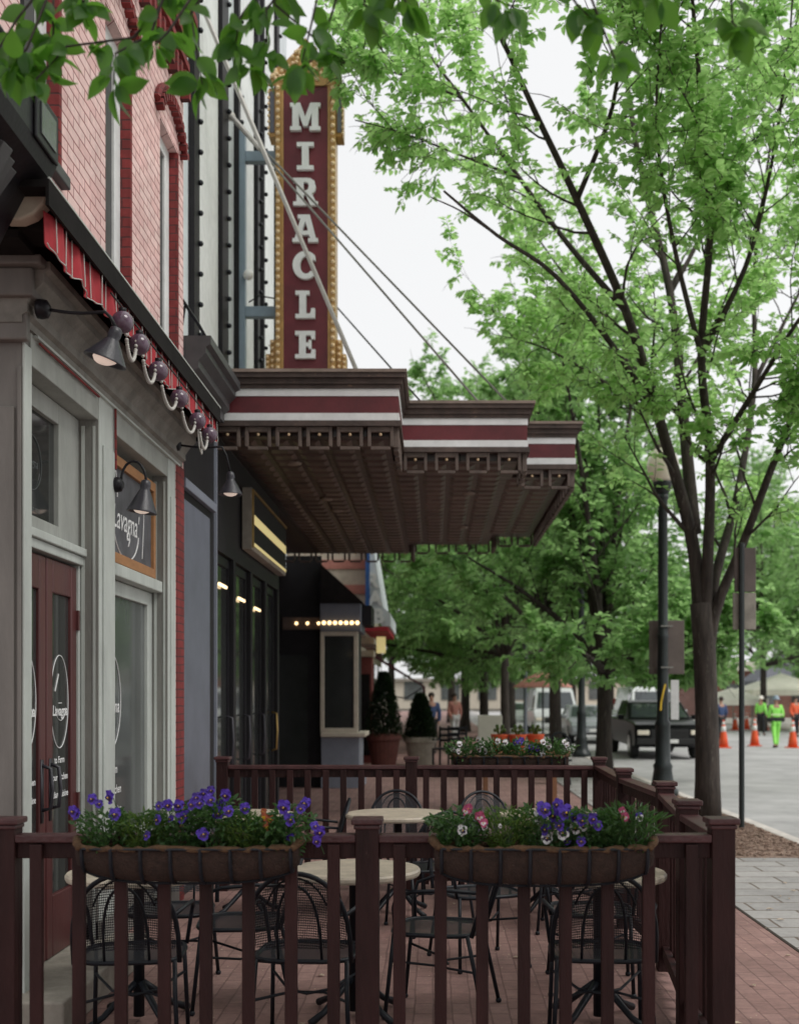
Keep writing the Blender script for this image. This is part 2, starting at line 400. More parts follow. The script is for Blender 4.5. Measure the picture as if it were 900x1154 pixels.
# ------------------------------------------------------------------ storefront building
XF=-2.05; XR=-2.17
B=thing('brick_storefront','brightly lit pink brick restaurant with grey storefront, red doors and striped awning at the left','building',(XF,7.5,0))
def wallx(mb, x0,x1,y0,y1,z0,z1, ops):
    # wall slab between x0,x1 along Y with openings (ya,yb,za,zb)
    ops=sorted(ops); y=y0
    for (ya,yb,za,zb) in ops:
        if ya>y: mb.box(x0,x1,y,ya,z0,z1)
        if za>z0: mb.box(x0,x1,ya,yb,z0,za)
        if zb<z1: mb.box(x0,x1,ya,yb,zb,z1)
        y=yb
    if y<y1: mb.box(x0,x1,y,y1,z0,z1)
wins=[(5.70,6.30,4.5,7.2),(7.18,7.77,4.35,5.98),(8.6,9.19,4.35,5.98)]
mb=MB(); wallx(mb,-2.45,XF,3.6,9.4,3.95,6.9,[(a,b,c,min(d,6.9)) for a,b,c,d in wins]); mb.box(-2.4495,XF-.001,3.6,9.4,6.9,13)
mb.box(-9,-2.451,5.9,9.4,0,13)
mb.box(XF-.2,XF-.0,9.1,9.4,.0,3.949)
mb.build('wall','brick_pink_lit',B)
# red brick returns, arches and corbels
MB().box(-2.45,XF+.006,9.13,9.403,0,3.5).build('brick_pier','brick_red',B)
for a,b,c,d in wins:
    MB().box(-2.44,XF+.004,b,b+.028,c,min(d,6.5)).build('window_return','brick_red',B); MB().box(-2.44,XF+.002,b-.012,b-.0005,c,min(d,6.5)).build('window_return','brick_red',B)
for a,b,c,d in wins[1:]:
    mb=MB(); cy=(a+b)/2; w=(b-a)/2+.16
    for i in range(13):
        t=R(24+i*11); y=cy-math.cos(t)*w; z=d-.02+math.sin(t)*.36-.1
        mb.cbox((XF+.025,y,z),(.07,.045,.07),Matrix.Rotation(-(t-R(90)),3,'X'))
    pts=[(XF+.02,cy-math.cos(R(24+i*11))*(w+.055),d-.12+math.sin(R(24+i*11))*.42) for i in range(13)]
    mb.tube(pts,.028,6); mb.build('arch_hood','brick_red',B)
mb=MB()
for k in range(5): mb.box(XF-.0005,XF+.03+.022*k,3.6,9.4,6.62+k*.12,6.68+k*.12)
for i in range(40): mb.box(XF,XF+.075,3.7+i*.143,3.76+i*.143,6.46,6.62)
mb.build('corbel_table','brick_red',B)
for a,b,c,d in wins:
    q=XF-.065
    fr=MB().box(q-.08,q,a,a+.06,c,d).box(q-.08,q,b-.15,b-.013,c,d).box(q-.08,q,a+.06,b-.15,c,c+.07).box(q-.08,q,a+.06,b-.15,d-.10,d).build('window_frame','white_paint',B,bevel=.006)
    MB().box(q-.06,q-.02,a+.061,a+.11,c+.071,d-.101).box(q-.06,q-.02,b-.30,b-.151,c+.071,d-.101).box(q-.06,q-.02,a+.11,b-.30,(c+d)/2-.03,(c+d)/2+.03).build('sash','dark_frame',fr)
    MB().box(q-.05,q-.04,a+.11,b-.30,c+.071,(c+d)/2-.031).build('pane','pane_grey',fr)
    MB().box(q-.05,q-.04,a+.11,b-.30,(c+d)/2+.031,d-.101).build('pane','pane_grey',fr)
    MB().box(-2.40,XF+.05,a-.04,b+.04,c-.07,c-.002).build('sill','dark_frame',fr,bevel=.008)
# pilasters
def pilaster(y0,y1,x=XF,z1=3.5,face='trim_light',side='trim_grey'):
    p=MB().box(-2.40,x,y0,y1,0,z1).build('pilaster',face,B,bevel=.006)
    if y1-y0>.15:
        MB().box(x,x+.014,y0+.06,y1-.06,.45,z1-.3).build('panel',face,p,bevel=.004)
    MB().box(-2.38,x+.03,y0-.015,y1+.015,.0,.28).build('plinth',side,p,bevel=.008)
    return p
p1=MB().box(-3.6,XF-.012,5.77,5.865,0,3.62).build('pilaster','trim_brown',B,bevel=.006)
MB().box(XF-.012,XF,5.765,5.87,0,3.42).build('corner_bead','trim_light',p1,bevel=.003)
MB().box(-2.32,-2.10,5.752,5.77,.4,3.1).build('panel','trim_brown',p1,bevel=.006)
MB().box(-2.085,-2.065,5.755,5.77,.3,3.3).build('panel','trim_brown',p1,bevel=.004)
MB().box(-3.6,XF+.03,5.71,5.765,3.42,3.62).box(-3.6,XF+.075,5.66,5.93,3.621,3.76).box(-3.6,XF+.13,5.62,5.95,3.761,3.81).build('capital','trim_brown',p1,bevel=.01)
pilaster(7.05,7.40); pilaster(8.87,9.12)
# reveal boards facing the camera
for q in (7.035,8.855): MB().box(XR,XF-.004,q,q+.015,0,3.34).build('reveal_board','trim_grey',B)
for y in (7.03,8.85): MB().box(XR+.015,XR+.035,y,y+.006,.1,3.3).box(XF-.035,XF-.02,y,y+.006,.1,3.3).build('bead','trim_light',B)
# header panels, architrave mouldings, cornice
MB().box(-2.35,XF-.006,5.871,7.049,3.34,3.52).box(-2.35,XF-.006,7.401,8.869,3.34,3.52).build('header_panel','trim_mid',B,bevel=.005)
prof=[(-2.35,3.503),(XF+.01,3.503),(XF+.01,3.54),(XF+.035,3.555),(XF+.035,3.60),(XF+.075,3.66),(XF+.12,3.70),(XF+.12,3.745),(XF+.15,3.76),(XF+.15,3.80),(-2.35,3.80)]
MB().prism(prof,'y',5.70,9.32).build('cornice','stone_grey',B)
MB().prism([(-2.3,3.485),(XF+.02,3.485),(XF+.02,3.499),(-2.3,3.499)],'y',5.9,9.2).build('moulding','trim_light',B)
MB().tube([(XF+.012,5.95,3.47),(XF+.012,7.0,3.47)],.007,6).build('conduit','brick_red',B)
MB().box(-2.3,XF+.10,5.4,9.36,3.802,3.949).build('shadow_gap_fill','black_matt',B)  # black fill for the shadow gap between valance and cornice
# awning cassette + valance
XA=-1.74
aw=MB().prism([(-2.12,3.985),(XA,3.985),(XA,3.868),(XA-.015,3.868),(XA-.015,3.95),(-2.12,3.95)],'y',5.2,9.36).build('awning','black_matt',B)
MB().box(XA-.004,XA+.004,5.2,9.362,3.987,3.995).build('white_edge','trim_light',aw)
MB().box(-2.1,XA-.02,9.34,9.36,3.72,3.92).build('end_plate','black_matt',aw)
va=MB(); vb=MB()
N=240
def vz(y): return 3.735-.034*abs(math.sin((y-5.3)/.42*math.pi))**.7-.012*math.sin((y-5.3)*3.9)
def vx(y): return XA-.03+.010*math.sin(y*21)+.006*math.sin(y*53)
vs=[];fs=[];stripe=[]
for i in range(N+1):
    y=5.3+(9.33-5.3)*i/N
    vs += [(vx(y)-.01,y,3.885),(vx(y)+.006*math.sin(y*34),y,vz(y))]
for i in range(N): fs.append((2*i,2*i+1,2*i+3,2*i+2))
va.add(vs,fs); val=va.build('valance','red_canvas',aw)
so=val.modifiers.new('s','SOLIDIFY'); so.thickness=.004
for k in range(40):
    y=5.3+.14*(k+.5)
    if y>9.3: break
    vb.tube([(vx(y)+.004,y,3.885),(vx(y)+.008+.006*math.sin(y*34),y,vz(y)+.004)],.0028,5)
pts=[(vx(5.3+i*.025)+.005,5.3+i*.025,vz(5.3+i*.025)) for i in range(161)]
vb.tube(pts,.003,5)
vb.build('piping','trim_light',val)
# black cornice bracket at the near end
cb=MB().prism([(-2.05,3.70),(-2.0,3.72),(-1.87,3.97),(-1.765,4.02),(-1.735,4.08),(-1.735,4.30),(-1.765,4.32),(-1.765,4.35),(-1.80,4.36),(-1.80,4.41),(-2.05,4.41)],'y',3.6,5.30).build('cornice_bracket','black_paint',B,bevel=.006)
for i,(dx,dz) in enumerate(((0,0),(.055,.0),(.11,0))):
    MB().beam((-2.06+dx,5.02-.1*i,3.66),(-1.84+dx*.5,5.0-.1*i,3.95),.08,.03).build('moulding','dark_frame',cb,bevel=.004)
MB().box(-1.734,-1.718,4.98,5.27,4.07,4.29).build('panel','black_paint',cb,bevel=.01)
MB().box(-1.717,-1.712,5.03,5.22,4.11,4.25).build('inset','pane_grey',cb)
MB().tube([(-1.795,3.6,4.41),(-1.795,5.3,4.41)],.010,6).build('edge_trim','dark_frame',cb)
MB().prism([(-1.985,3.845),(-1.91,3.845),(-1.85,3.87),(-1.80,3.92),(-1.765,3.99),(-1.765,4.04),(-1.985,4.04)],'y',5.305,5.395).build('corbel','cream',B,bevel=.01)
MB().box(-3.4,-1.80,5.40,5.62,3.84,3.98).build('lintel','black_matt',B)  # dark beam whose black also fills the shadow band above the capital
# recess walls, transom, double doors
MB().box(-2.35,XR-.06,5.87,7.035,2.50,3.34).box(-2.35,XR-.06,7.40,8.855,0,3.34).build('infill_wall','trim_mid',B)
tw=MB().box(XR-.058,XR+.0,5.875,5.95,2.55,3.335).box(XR-.058,XR,6.66,7.034,2.55,3.335).box(XR-.058,XR,5.95,6.66,3.22,3.335).box(XR-.058,XR,5.95,6.66,2.55,2.63).build('transom_window','trim_mid',B,bevel=.005)
MB().box(XR-.05,XR-.03,5.95,6.66,2.63,3.22).build('pane','shop_glass',tw)
MB().box(XR-.05,XR+.05,5.872,7.033,2.50,2.548).box(XR-.05,XR+.03,5.872,7.033,2.445,2.498).build('door_head','trim_light',B,bevel=.006)
MB().box(XR-.05,XR+.01,6.995,7.033,.17,2.445).build('door_jamb','trim_light',B,bevel=.004)
def ring(mb,x,cy,cz,ry,rz,w,t0=0,t1=360,n=48):
    pts=[(x,cy-math.cos(R(t0+(t1-t0)*i/n))*ry,cz+math.sin(R(t0+(t1-t0)*i/n))*rz) for i in range(n+1)]
    mb.tube(pts,w,5,caps=False)
for k,(y0,y1) in enumerate(((5.90,6.435),(6.455,6.99))):
    d=MB().box(XR-.05,XR,y0,y0+.10,.17,2.43).box(XR-.05,XR,y1-.10,y1,.17,2.43).box(XR-.05,XR,y0+.10,y1-.10,2.24,2.43).box(XR-.05,XR,y0+.10,y1-.10,.17,.52).build('door','door_red',B,bevel=.008)
    MB().box(XR-.035,XR-.02,y0+.10,y1-.10,.52,2.24).build('glass','shop_glass',d)
    hy=y1-.07 if k==0 else y0+.05
    MB().tube([(XR,hy,1.02),(XR+.05,hy,1.03),(XR+.06,hy,1.13),(XR+.05,hy,1.25),(XR,hy,1.27)],.011,8).box(XR,XR+.006,hy-.02,hy+.02,.95,1.3).build('handle','lamp_metal',d,smooth=True)
    hz_y = y1+.004 if k==1 else y0-.004
    MB().box(XR-.002,XR+.014,hz_y-.02,hz_y+.016,2.05,2.17).box(XR-.002,XR+.014,hz_y-.02,hz_y+.016,.95,1.07).build('hinge','door_red',d)
    MB().lathe([(.016,0),(.016,.012),(.001,.014)],(XR,hy,.86),10,Matrix.Rotation(R(90),3,'Y')).build('lock','brass',d)
    lg=MB(); cy=(y0+y1)/2; x=XR-.017
    ring(lg,x,cy,1.62,.155,.27,.003); ring(lg,x,cy+.02,1.62,.10,.11,.0022,200,345,20)
    lg.beam((x,cy-.08,1.68),(x,cy-.02,1.78),.004,.010)
    lg.add(*faceX(text_mesh('Lavagna',.085,.0005,.0015,.1),x,cy+.01,1.565))
    lg.add(*faceX(text_mesh('TRATTORIA',.032,.0005,.0005),x,cy+.01,1.635) if False else faceX(text_mesh('-----',.04,.0005,.0005),x,cy+.01,1.615))
    for q,t in enumerate(('to Farm','Your Kitchen','Italian Cuisine')):
        lg.add(*faceX(text_mesh(t,.055,.0005,.0008),x,cy+.0,1.28-.10*q))
    lg.build('lettering','chalk',d)
# transom logo
lg=MB(); ring(lg,XR-.026,6.28,2.93,.16,.15,.003); lg.add(*faceX(text_mesh('Lavagna',.07,.0005,.001,.2),XR-.028,6.28,2.93)); lg.add(*faceX(text_mesh('-  1.2.3.',.05,.0005,.0005),XR-.028,6.35,2.69) if False else faceX(text_mesh('nn nnn',.05,.0005,.0005),XR-.028,6.35,2.68)); lg.build('lettering','pane_grey',tw)
# step
struct_step=MB().box(-2.35,-1.80,5.6,7.25,0,.165).build('step','sandstone',B,bevel=.012)
# shop window bay
wf=MB().box(XR-.05,XR,7.405,7.47,.62,2.44).box(XR-.05,XR,8.72,8.853,.62,2.44).box(XR-.05,XR,7.47,8.72,2.34,2.44).box(XR-.05,XR,7.47,8.72,.62,.70).build('window_frame','trim_light',B,bevel=.006)
MB().box(XR-.04,XR-.025,7.47,8.72,.70,2.34).build('pane','pane_grey',wf)
MB().box(XR-.05,XR+.08,7.402,8.853,2.445,2.53).build('head','trim_light',wf,bevel=.008)
MB().box(XR-.05,XR+.05,7.402,8.853,.52,.618).build('sill','trim_light',wf,bevel=.008)
lg=MB(); x=XR-.02; ring(lg,x,7.78,1.62,.26,.33,.0035); lg.add(*faceX(text_mesh('Lavagna',.13,.0005,.001,.2),x,7.8,1.58))
for q,t in enumerate(('to Farm','Your Kitchen','Italian Cuisine')): lg.add(*faceX(text_mesh(t,.085,.0005,.0008),x,7.82,1.15-.14*q))
lg.build('lettering','chalk',wf)
MB().box(XR-.055,XR+.02,7.402,8.853,0,.52).build('stall_riser','trim_grey',B,bevel=.006)
MB().tube([(XF+.012,7.36,3.49),(XF+.014,7.36,3.1)],.009,6).build('conduit','brick_red',B)
# chalkboard sign
S=thing('chalkboard_sign','oak framed chalkboard with white lettering mounted above the shop window','sign',(XR,8.0,2.6))
MB().box(XR+.002,XR+.02,7.43,8.74,2.60,3.22).build('board','chalkboard',S)
MB().box(XR+.002,XR+.045,7.405,8.79,3.20,3.27).box(XR+.002,XR+.045,7.405,8.79,2.545,2.615).box(XR+.002,XR+.045,8.735,8.79,2.615,3.20).build('frame','oak',S,bevel=.004)
lg=MB(); x=XR+.023
lg.add(*faceX(text_mesh('Lavagna\'',.215,.0006,.0,.25),x,8.02,2.86,.95,1.05))
ring(lg,x,8.03,2.84,.33,.24,.0045,190,350,30)
lg.tube([(x,7.72,3.05),(x,7.70,3.14),(x,7.76,3.17),(x,7.80,3.0)],.0045,5); lg.tube([(x,8.05,2.74),(x,8.08,2.83),(x,8.12,2.75),(x,8.08,2.70)],.004,5)
lg.tube([(x,8.52,3.16),(x,8.50,2.9),(x,8.46,2.66)],.0035,5)
lg.build('lettering','chalk',S)
# wall lamps
def wall_lamp(label, mx, my, mz, reach, dz, sr, sh, tilt):
    L=thing('wall_lamp',label,'lamp',(mx,my,mz),'gooseneck lamps on the storefront')
    MB().lathe([(.045,0),(.05,.02),(.045,.05),(.02,.065)],(mx,my,mz),14,Matrix.Rotation(R(90),3,'Y')).build('wall_plate','black_paint',L,smooth=True)
    ex=mx+reach
    n=12; pts=[(mx+.05,my,mz)]
    for i in range(1,n+1):
        t=i/n; pts.append((mx+.05+(reach-.05)*t, my, mz-.02*math.sin(t*3.1)+ (dz*max(0,(t-.8)/.2)**2 if t>.8 else 0)))
    if reach<.25:
        pts=[(mx+.05,my,mz+.01)]+[(mx+.05+(reach-.05)*(.5-.5*math.cos(R(180*i/10))),my,mz+.13*math.sin(R(180*i/10))+.02) for i in range(1,11)]
    ez=pts[-1][2]
    MB().tube(pts,.0085,8).build('arm','black_paint',L,smooth=True)
    rot=Matrix.Rotation(tilt,3,'Y')
    c=Vector((ex,my,ez))
    sh_=sh
    MB().lathe([(.018,.01),(.03,-.0),(.034,-.03),(.030,-.05),(.036,-.06),(sr*.95,-sh_*.92),(sr,-sh_*.97),(sr,-sh_),(sr-.012,-sh_+.002),(.03,-.07)],c,24,rot).build('shade','lamp_metal',L,smooth=True)
    MB().ball(c+rot@Vector((0,0,-sh_*.86)),sr*.62,14,8,.6).build('bulb','lamp_inner',L,smooth=True)
    return L
wall_lamp('black barn lamp on the long arm above the red restaurant doors',-1.985,5.76,3.585,.395,-.10,.108,.17,R(20))
wall_lamp('black barn lamp with a short hooked arm over the chalkboard sign',XF+.0,7.35,3.0,.21,-.02,.095,.20,R(8))
wall_lamp('black barn lamp on a thin arm at the theatre end of the awning',XF+.0,9.03,3.62,.45,-.22,.095,.17,R(0))
# globe garland
G=thing('globe_garland','row of purple glass globes with looping white bead strings under the awning','decoration',(-1.68,7.6,3.7))
GX=-1.675
gp=[(-GX*F/(VX-a),H+(VY-b)/F*(-GX*F/(VX-a))) for a,b in ((138,363),(157,388),(178.4,418),(202,449),(222.5,474),(236,490))]
for y,z in gp:
    g=MB().ball((GX,y,z),.060,20,12).build('globe','purple_glass',G,smooth=True)
    MB().lathe([(.02,.05),(.022,.08),(.008,.085)],(GX,y,z-.005),12).build('cap','black_paint',g,smooth=True)
for i in range(len(gp)-1):
    a,b=gp[i],gp[i+1]; pts=[]; mbb=MB()
    for k in range(19):
        t=k/18; y=a[0]+.09+(b[0]-.05-a[0]-.09)*t; pts.append(Vector((GX-.005,y,a[1]-.01-.135*(1-(2*t-1)**2)**.6)))
    for k,p in enumerate(pts): mbb.ball(p,.0115,8,5)
    for k in range(18): mbb.ball((pts[k]+pts[k+1])/2,.0105,8,5)
    mbb.build('bead_loop','bead_white',G,smooth=True)
MB().tube([(GX-.01,6.0,3.75),(GX-.01,8.7,3.73)],.005,6).build('cord','black_paint',G)
MB().tube([(-1.80,8.75,3.70),(-1.79,8.76,3.55),(-1.78,8.80,3.50),(-1.79,8.86,3.52),(-1.79,8.86,3.56)],.006,6).build('hook','bead_white',G)

# ------------------------------------------------------------------ theatre
T=thing('theatre_building','grey theatre front with black vertical bulb strips and dark recessed entrance','building',(-2.4,15,0))
XT=-2.7
def inst(first,name,loc,parent):
    o=bpy.data.objects.new(name,first); COL.objects.link(o); o.parent=parent; o0=OFF.get(parent.name,(0,0,0)); o.location=Vector(loc)-Vector(o0); return o
def shape(mb,m,smooth=False):
    o=mb.build('shape',m,None,smooth); me=o.data; bpy.data.objects.remove(o); return me
BULB=shape(MB().ball((0,0,0),.032,8,5),'iron',True)
MB().box(-14,XT,9.401,21,3.9,14).box(-14,-3.3,9.402,21,0,3.899).build('wall','theatre_wall',T)
for y,w in ((10.6,.12),(12.76,.28),(14.5,.42),(15.55,.14),(17.25,.20),(17.8,.12),(19.4,.3)):
    st=MB().box(XT-.02,XT+.07,y-w/2,y+w/2,4.7,13.5).build('bulb_strip','theatre_black',T)
    if y>9: 
        for k in range(25): inst(BULB,'bulb',(XT+.09,y+w*.35,5.0+k*.34),st)
MB().box(XT-.01,XT+.02,12.95,14.25,4.8,13).build('wall_panel','white_paint',T)
for q in ((15.8,17.05),(17.95,19.2)): MB().box(XT-.01,XT+.02,q[0],q[1],4.8,13).build('wall_panel','white_paint',T)
# ledge cornice left of the canopy
MB().prism([(-2.7,4.22),(-1.98,4.22),(-1.98,4.30),(-1.93,4.34),(-1.93,4.40),(-1.87,4.46),(-1.87,4.51),(-1.83,4.53),(-1.83,4.60),(-2.7,4.60)],'y',9.42,10.84).build('ledge_cornice','dark_frame',T)
MB().prism([(-2.69,4.601),(-2.0,4.601),(-2.25,4.66),(-2.69,4.66)],'y',9.5,10.8).build('ledge_flashing','slate_grey',T)
# iron scroll on ledge
MB().tube([(-2.1,9.5,4.95),(-2.0,9.8,4.80),(-1.95,10.0,4.70)],.014,6).tube([(-2.1,9.52,4.62),(-2.08,9.6,4.9)],.012,6).tube([(-1.97,9.9,4.62),(-1.97,9.9,4.74)],.012,6).build('iron_stay','black_paint',T)
# lower facade: piers, grey panel
MB().box(-3.3,XF-.03,9.404,10.9,0,4.2).build('pier','theatre_black',T)
MB().box(XF-.029,XF-.008,9.44,10.56,.78,3.28).build('panel','slate_grey',T,bevel=.01)
MB().box(XF-.029,XF-.012,9.42,10.62,.08,.70).build('panel','slate_grey',T,bevel=.01)
MB().box(XF-.03,XF+.02,9.42,10.74,3.36,3.44).build('sill','slate_light',T,bevel=.006)
MB().box(XF-.03,XF-.005,10.86,10.9,0,4.15).build('edge_trim','slate_light',T)
MB().box(-3.3,XF-.02,10.901,15.3,3.05,4.2).build('lintel','theatre_black',T)
for y in (11.9,13.0,14.1,15.2): MB().box(-2.35,XF-.01,y-.06,y+.06,0,3.049).build('pier','theatre_black',T,bevel=.01)
for i,y in enumerate((10.92,11.98,13.08,14.18)):
    d=MB().box(-2.18,-2.11,y+.02,y+.12,0,3.04).box(-2.18,-2.11,y+.84,y+.94,0,3.04).box(-2.18,-2.11,y+.12,y+.84,0,.25).box(-2.18,-2.11,y+.12,y+.84,2.95,3.04).build('door','black_paint',T)
    MB().box(-2.15,-2.13,y+.12,y+.84,.25,2.95).build('glass','shop_glass',d)
    MB().tube([(-2.11,y+.75,.95),(-2.05,y+.75,.97),(-2.04,y+.75,1.2),(-2.05,y+.75,1.43),(-2.11,y+.75,1.45)],.013,8).build('handle','brass' if i==3 else 'lamp_metal',d,smooth=True)
for yy,zz in ((11.4,2.745),(12.5,2.70),(13.62,2.68)): MB().box(-2.11,-2.085,yy-.2,yy+.2,zz-.016,zz+.016).build('reflection_strip','reflection_warm',T,bevel=.008)  # glowing bars stand for warm light strips reflected in the door glass
# recess and return wall with bulbs
MB().box(-3.3,-3.2,15.3,20.9,0,4.2).box(-3.3,XF-.01,20.9,21.0,0,4.2).build('recess_wall','theatre_black',T)
MB().box(-2.75,-2.07,20.84,20.9,2.86,3.08).build('bulb_board','canopy_brown',T)
for k in range(3): MB().ball((-2.50+.2*k,20.81,2.97),.030,8,6).build('bulb','bulb_warm',T)
MB().box(-3.19,-2.3,20.86,20.898,.25,2.4).build('glass','shop_glass',T)
# beyond the canopy: side block
MB().box(-9,-2.0,21.01,27,0,3.95).build('side_block','theatre_black',T)
MB().box(-9,-4,21.0,27,3.951,9).build('side_block','brick_far',T)
# ticket booth
K=thing('ticket_booth','small grey ticket booth with a framed glass window and a row of lit bulbs','booth',(-1.7,21.2,0))
MB().box(-2.05,-1.36,20.75,21.9,0,.92).box(-2.05,-1.30,20.68,21.9,0,.25).build('base','slate_light',K,bevel=.01)
MB().box(-2.05,-1.25,20.65,21.95,.921,1.0).build('ledge','cream',K,bevel=.015)
MB().box(-2.03,-1.40,20.78,21.9,1.001,2.82).build('body','theatre_black',K)
MB().box(-2.06,-1.99,20.72,20.779,1.001,2.82).box(-1.46,-1.38,20.72,20.779,1.001,2.82).box(-1.99,-1.46,20.72,20.779,2.74,2.82).box(-1.99,-1.46,20.72,20.779,1.001,1.08).build('window_frame','cream',K,bevel=.008)
MB().box(-1.99,-1.46,20.755,20.77,1.08,2.74).build('glass','shop_glass',K)
MB().box(-2.06,-1.33,20.68,21.95,2.821,3.32).build('head','slate_grey',K,bevel=.01)
for k in range(7): MB().ball((-1.99+.10*k,20.66,2.97),.036,8,6).build('bulb','bulb_warm',K)
MB().prism([(-2.05,3.321),(-1.30,3.321),(-1.30,3.35),(-2.05,4.03)],'y',20.66,21.95).build('roof','black_matt',K)
MB().box(-1.33,-1.15,20.9,21.9,2.95,3.3).build('side_cap','theatre_black',K)
# ---- canopy
CN=thing('theatre_canopy','stepped brown theatre canopy with white and red stripes and hanging fringe','canopy',(-.2,15.5,4))
def plan(o):
    ys=[10.9,12.06,12.96]; xs=[-.34,.97,1.58]; c=15.5
    p=[(-2.69,ys[0]-o),(xs[0]+o,ys[0]-o),(xs[0]+o,ys[1]-o),(xs[1]+o,ys[1]-o),(xs[1]+o,ys[2]-o),(xs[2]+o,ys[2]-o)]
    q=[(x,2*c-y) for x,y in reversed(p)]
    return p+q
def layer(name,m,o,z0,z1,par=CN): return MB().prism(plan(o),'z',z0,z1).build(name,m,par)
layer('top_deck','canopy_top',.075,4.70,4.73)
layer('cornice','canopy_brown',.06,4.655,4.699); layer('cornice','canopy_brown',.03,4.60,4.654); layer('cornice','canopy_brown',.012,4.561,4.599)
layer('stripe','white_paint',.0,4.491,4.560); layer('stripe','canopy_red',-.006,4.331,4.490); layer('stripe','white_paint',.002,4.258,4.330)
layer('bottom_band','canopy_brown',.02,4.205,4.257)
layer('soffit','ceiling_tin',-.1,4.13,4.204)
def inst(first,name,loc,parent):
    o=bpy.data.objects.new(name,first); COL.objects.link(o); o.parent=parent; o0=OFF.get(parent.name,(0,0,0)); o.location=Vector(loc)-Vector(o0); return o
def shape(mb,m,smooth=False):
    o=mb.build('shape',m,None,smooth); me=o.data; bpy.data.objects.remove(o); return me
def tooth(cx,cy,dirx):
    fr=MB(); bl=MB()
    # ring frame hung from the rim; dirx True: runs along X
    w=.245; t=.032; z0,z1=3.985,4.204
    def bx(u0,u1,a,b):
        if dirx: fr.box(cx+u0,cx+u1,cy-.025,cy+.025,a,b)
        else: fr.box(cx-.025,cx+.025,cy+u0,cy+u1,a,b)
    bx(-w/2,-w/2+t,z0+.03,z1); bx(w/2-t,w/2,z0+.03,z1); bx(-w/2+.03,w/2-.03,z0,z0+.03); bx(-w/2+t,w/2-t,z1-.05,z1)
    q=fr.build('fringe','canopy_fringe',CN,bevel=.004); MB().ball((cx,cy,4.135),.016,8,5).build('bulb','bulb_amber',q,smooth=True)
pp=plan(-.03)
for i in range(len(pp)-1):
    a,b=pp[i],pp[i+1]; L=math.hypot(b[0]-a[0],b[1]-a[1]); n=max(1,int(L/.28)); dx=abs(b[0]-a[0])>abs(b[1]-a[1])
    for k in range(n):
        t=(k+.5)/n; tooth(a[0]+(b[0]-a[0])*t,a[1]+(b[1]-a[1])*t,dx)
for x,y in ((-1.5,12.2),(-1.35,14.4),(-1.3,15.3),(-1.2,18.2),(.4,14.0),(.4,16.8)):
    MB().lathe([(.085,0),(.095,-.012),(.06,-.03),(.001,-.03)],(x,y,4.13),14).build('downlight','canopy_top',CN,smooth=True)
tl=MB()
def tiles(x0,x1,y0,y1):
    x=x0
    while x+.26<x1:
        y=y0
        while y+.26<y1:
            a=.26; b=.05; z=4.1295; zb=4.110
            tl.add([(x,y,z),(x+a,y,z),(x+a,y+a,z),(x,y+a,z),(x+b,y+b,zb),(x+a-b,y+b,zb),(x+a-b,y+a-b,zb),(x+b,y+a-b,zb)],[(0,1,5,4),(1,2,6,5),(2,3,7,6),(3,0,4,7),(4,5,6,7)])
            y+=.31
        x+=.31
tiles(-2.0,-.48,11.15,19.85); tiles(-.45,.80,12.3,18.7); tiles(.82,1.45,13.2,17.8)
q=tl.build('pressed_tile','canopy_tile',CN); q['kind']='stuff'
# stay rods
def stay(a,b,r,m='trim_light',name='stay_rod'):
    MB().tube([a,b],r,6).build(name,m,CN)
stay((-2.62,13.2,9.45),(-.58,14,4.73),.028,'bead_white')
stay((-2.62,14.8,9.10),(.62,12.7,4.73),.013,'trim_grey'); stay((-2.62,14.85,9.12),(1.2,13.5,4.73),.013,'trim_grey')
stay((-2.62,19,9.2),(.1,13.2,4.73),.012,'lamp_green'); stay((-2.62,18.2,7.2),(-.75,13.9,4.73),.014,'bead_white')
MB().ball((-2.62,14.8,9.1),.06,8,6).tube([(-2.60,14.78,9.08),(-2.2,14.53,8.55)],.034,8).build('turnbuckle','bead_white',CN)
# ---- blade sign
BS=thing('blade_sign','tall red vertical theatre sign reading MIRACLE in white letters with amber bulb edges','sign',(-1.72,15.5,4.73))
bs=83.87; cx=-1.728
ABULB=shape(MB().ball((0,0,0),.030,8,5),'bulb_amber',True)
MB().box(cx-.33,cx+.33,15.42,15.72,4.75,10.05).build('panel','sign_red',BS,bevel=.01)
for s in (-1,1):
    st=MB().box(cx+s*.331,cx+s*.40,15.38,15.76,4.75,9.9).box(cx+s*.295,cx+s*.33,15.40,15.419,4.75,9.9).build('bulb_border','gold',BS,bevel=.006)
    for k in range(50): inst(ABULB,'bulb',(cx+s*.366,15.37,4.82+k*.101),st)
    # stepped feet and shoulders
    for (x0,x1,z0,z1) in ((.401,.48,4.75,6.43),(.481,.54,4.75,6.24)):
        f=MB().box(cx+s*x0,cx+s*x1,15.44,15.70,z0,z1).build('step_foot','gold',BS,bevel=.01)
    mb=MB()
    for k in range(6): mb.ball((cx+s*.445,15.42,5.98+k*.082),.024,8,5)
    for k in range(4): mb.ball((cx+s*.512,15.42,5.98+k*.07),.022,8,5)
    mb.build('bulb','bulb_amber',BS,smooth=True)
    MB().box(cx+s*.401,cx+s*.50,15.44,15.70,9.15,9.8).build('shoulder','gold',BS,bevel=.01)
    MB().box(cx+s*.42,cx+s*.48,15.425,15.44,9.2,9.75).build('shoulder_inset','slate_grey',BS)
    mb=MB()
    for k in range(8): mb.ball((cx+s*.495,15.42,9.18+k*.08),.02,8,5)
    mb.build('bulb','bulb_amber',BS,smooth=True)
cr=MB()
cr.prism([(cx-.5,9.81),(cx+.5,9.81),(cx+.45,10.0),(cx+.25,10.15),(cx+.1,10.3),(cx,10.45),(cx-.1,10.3),(cx-.25,10.15),(cx-.45,10.0)],'y',15.39,15.418)
cr.build('crest','gold',BS)
mb=MB()
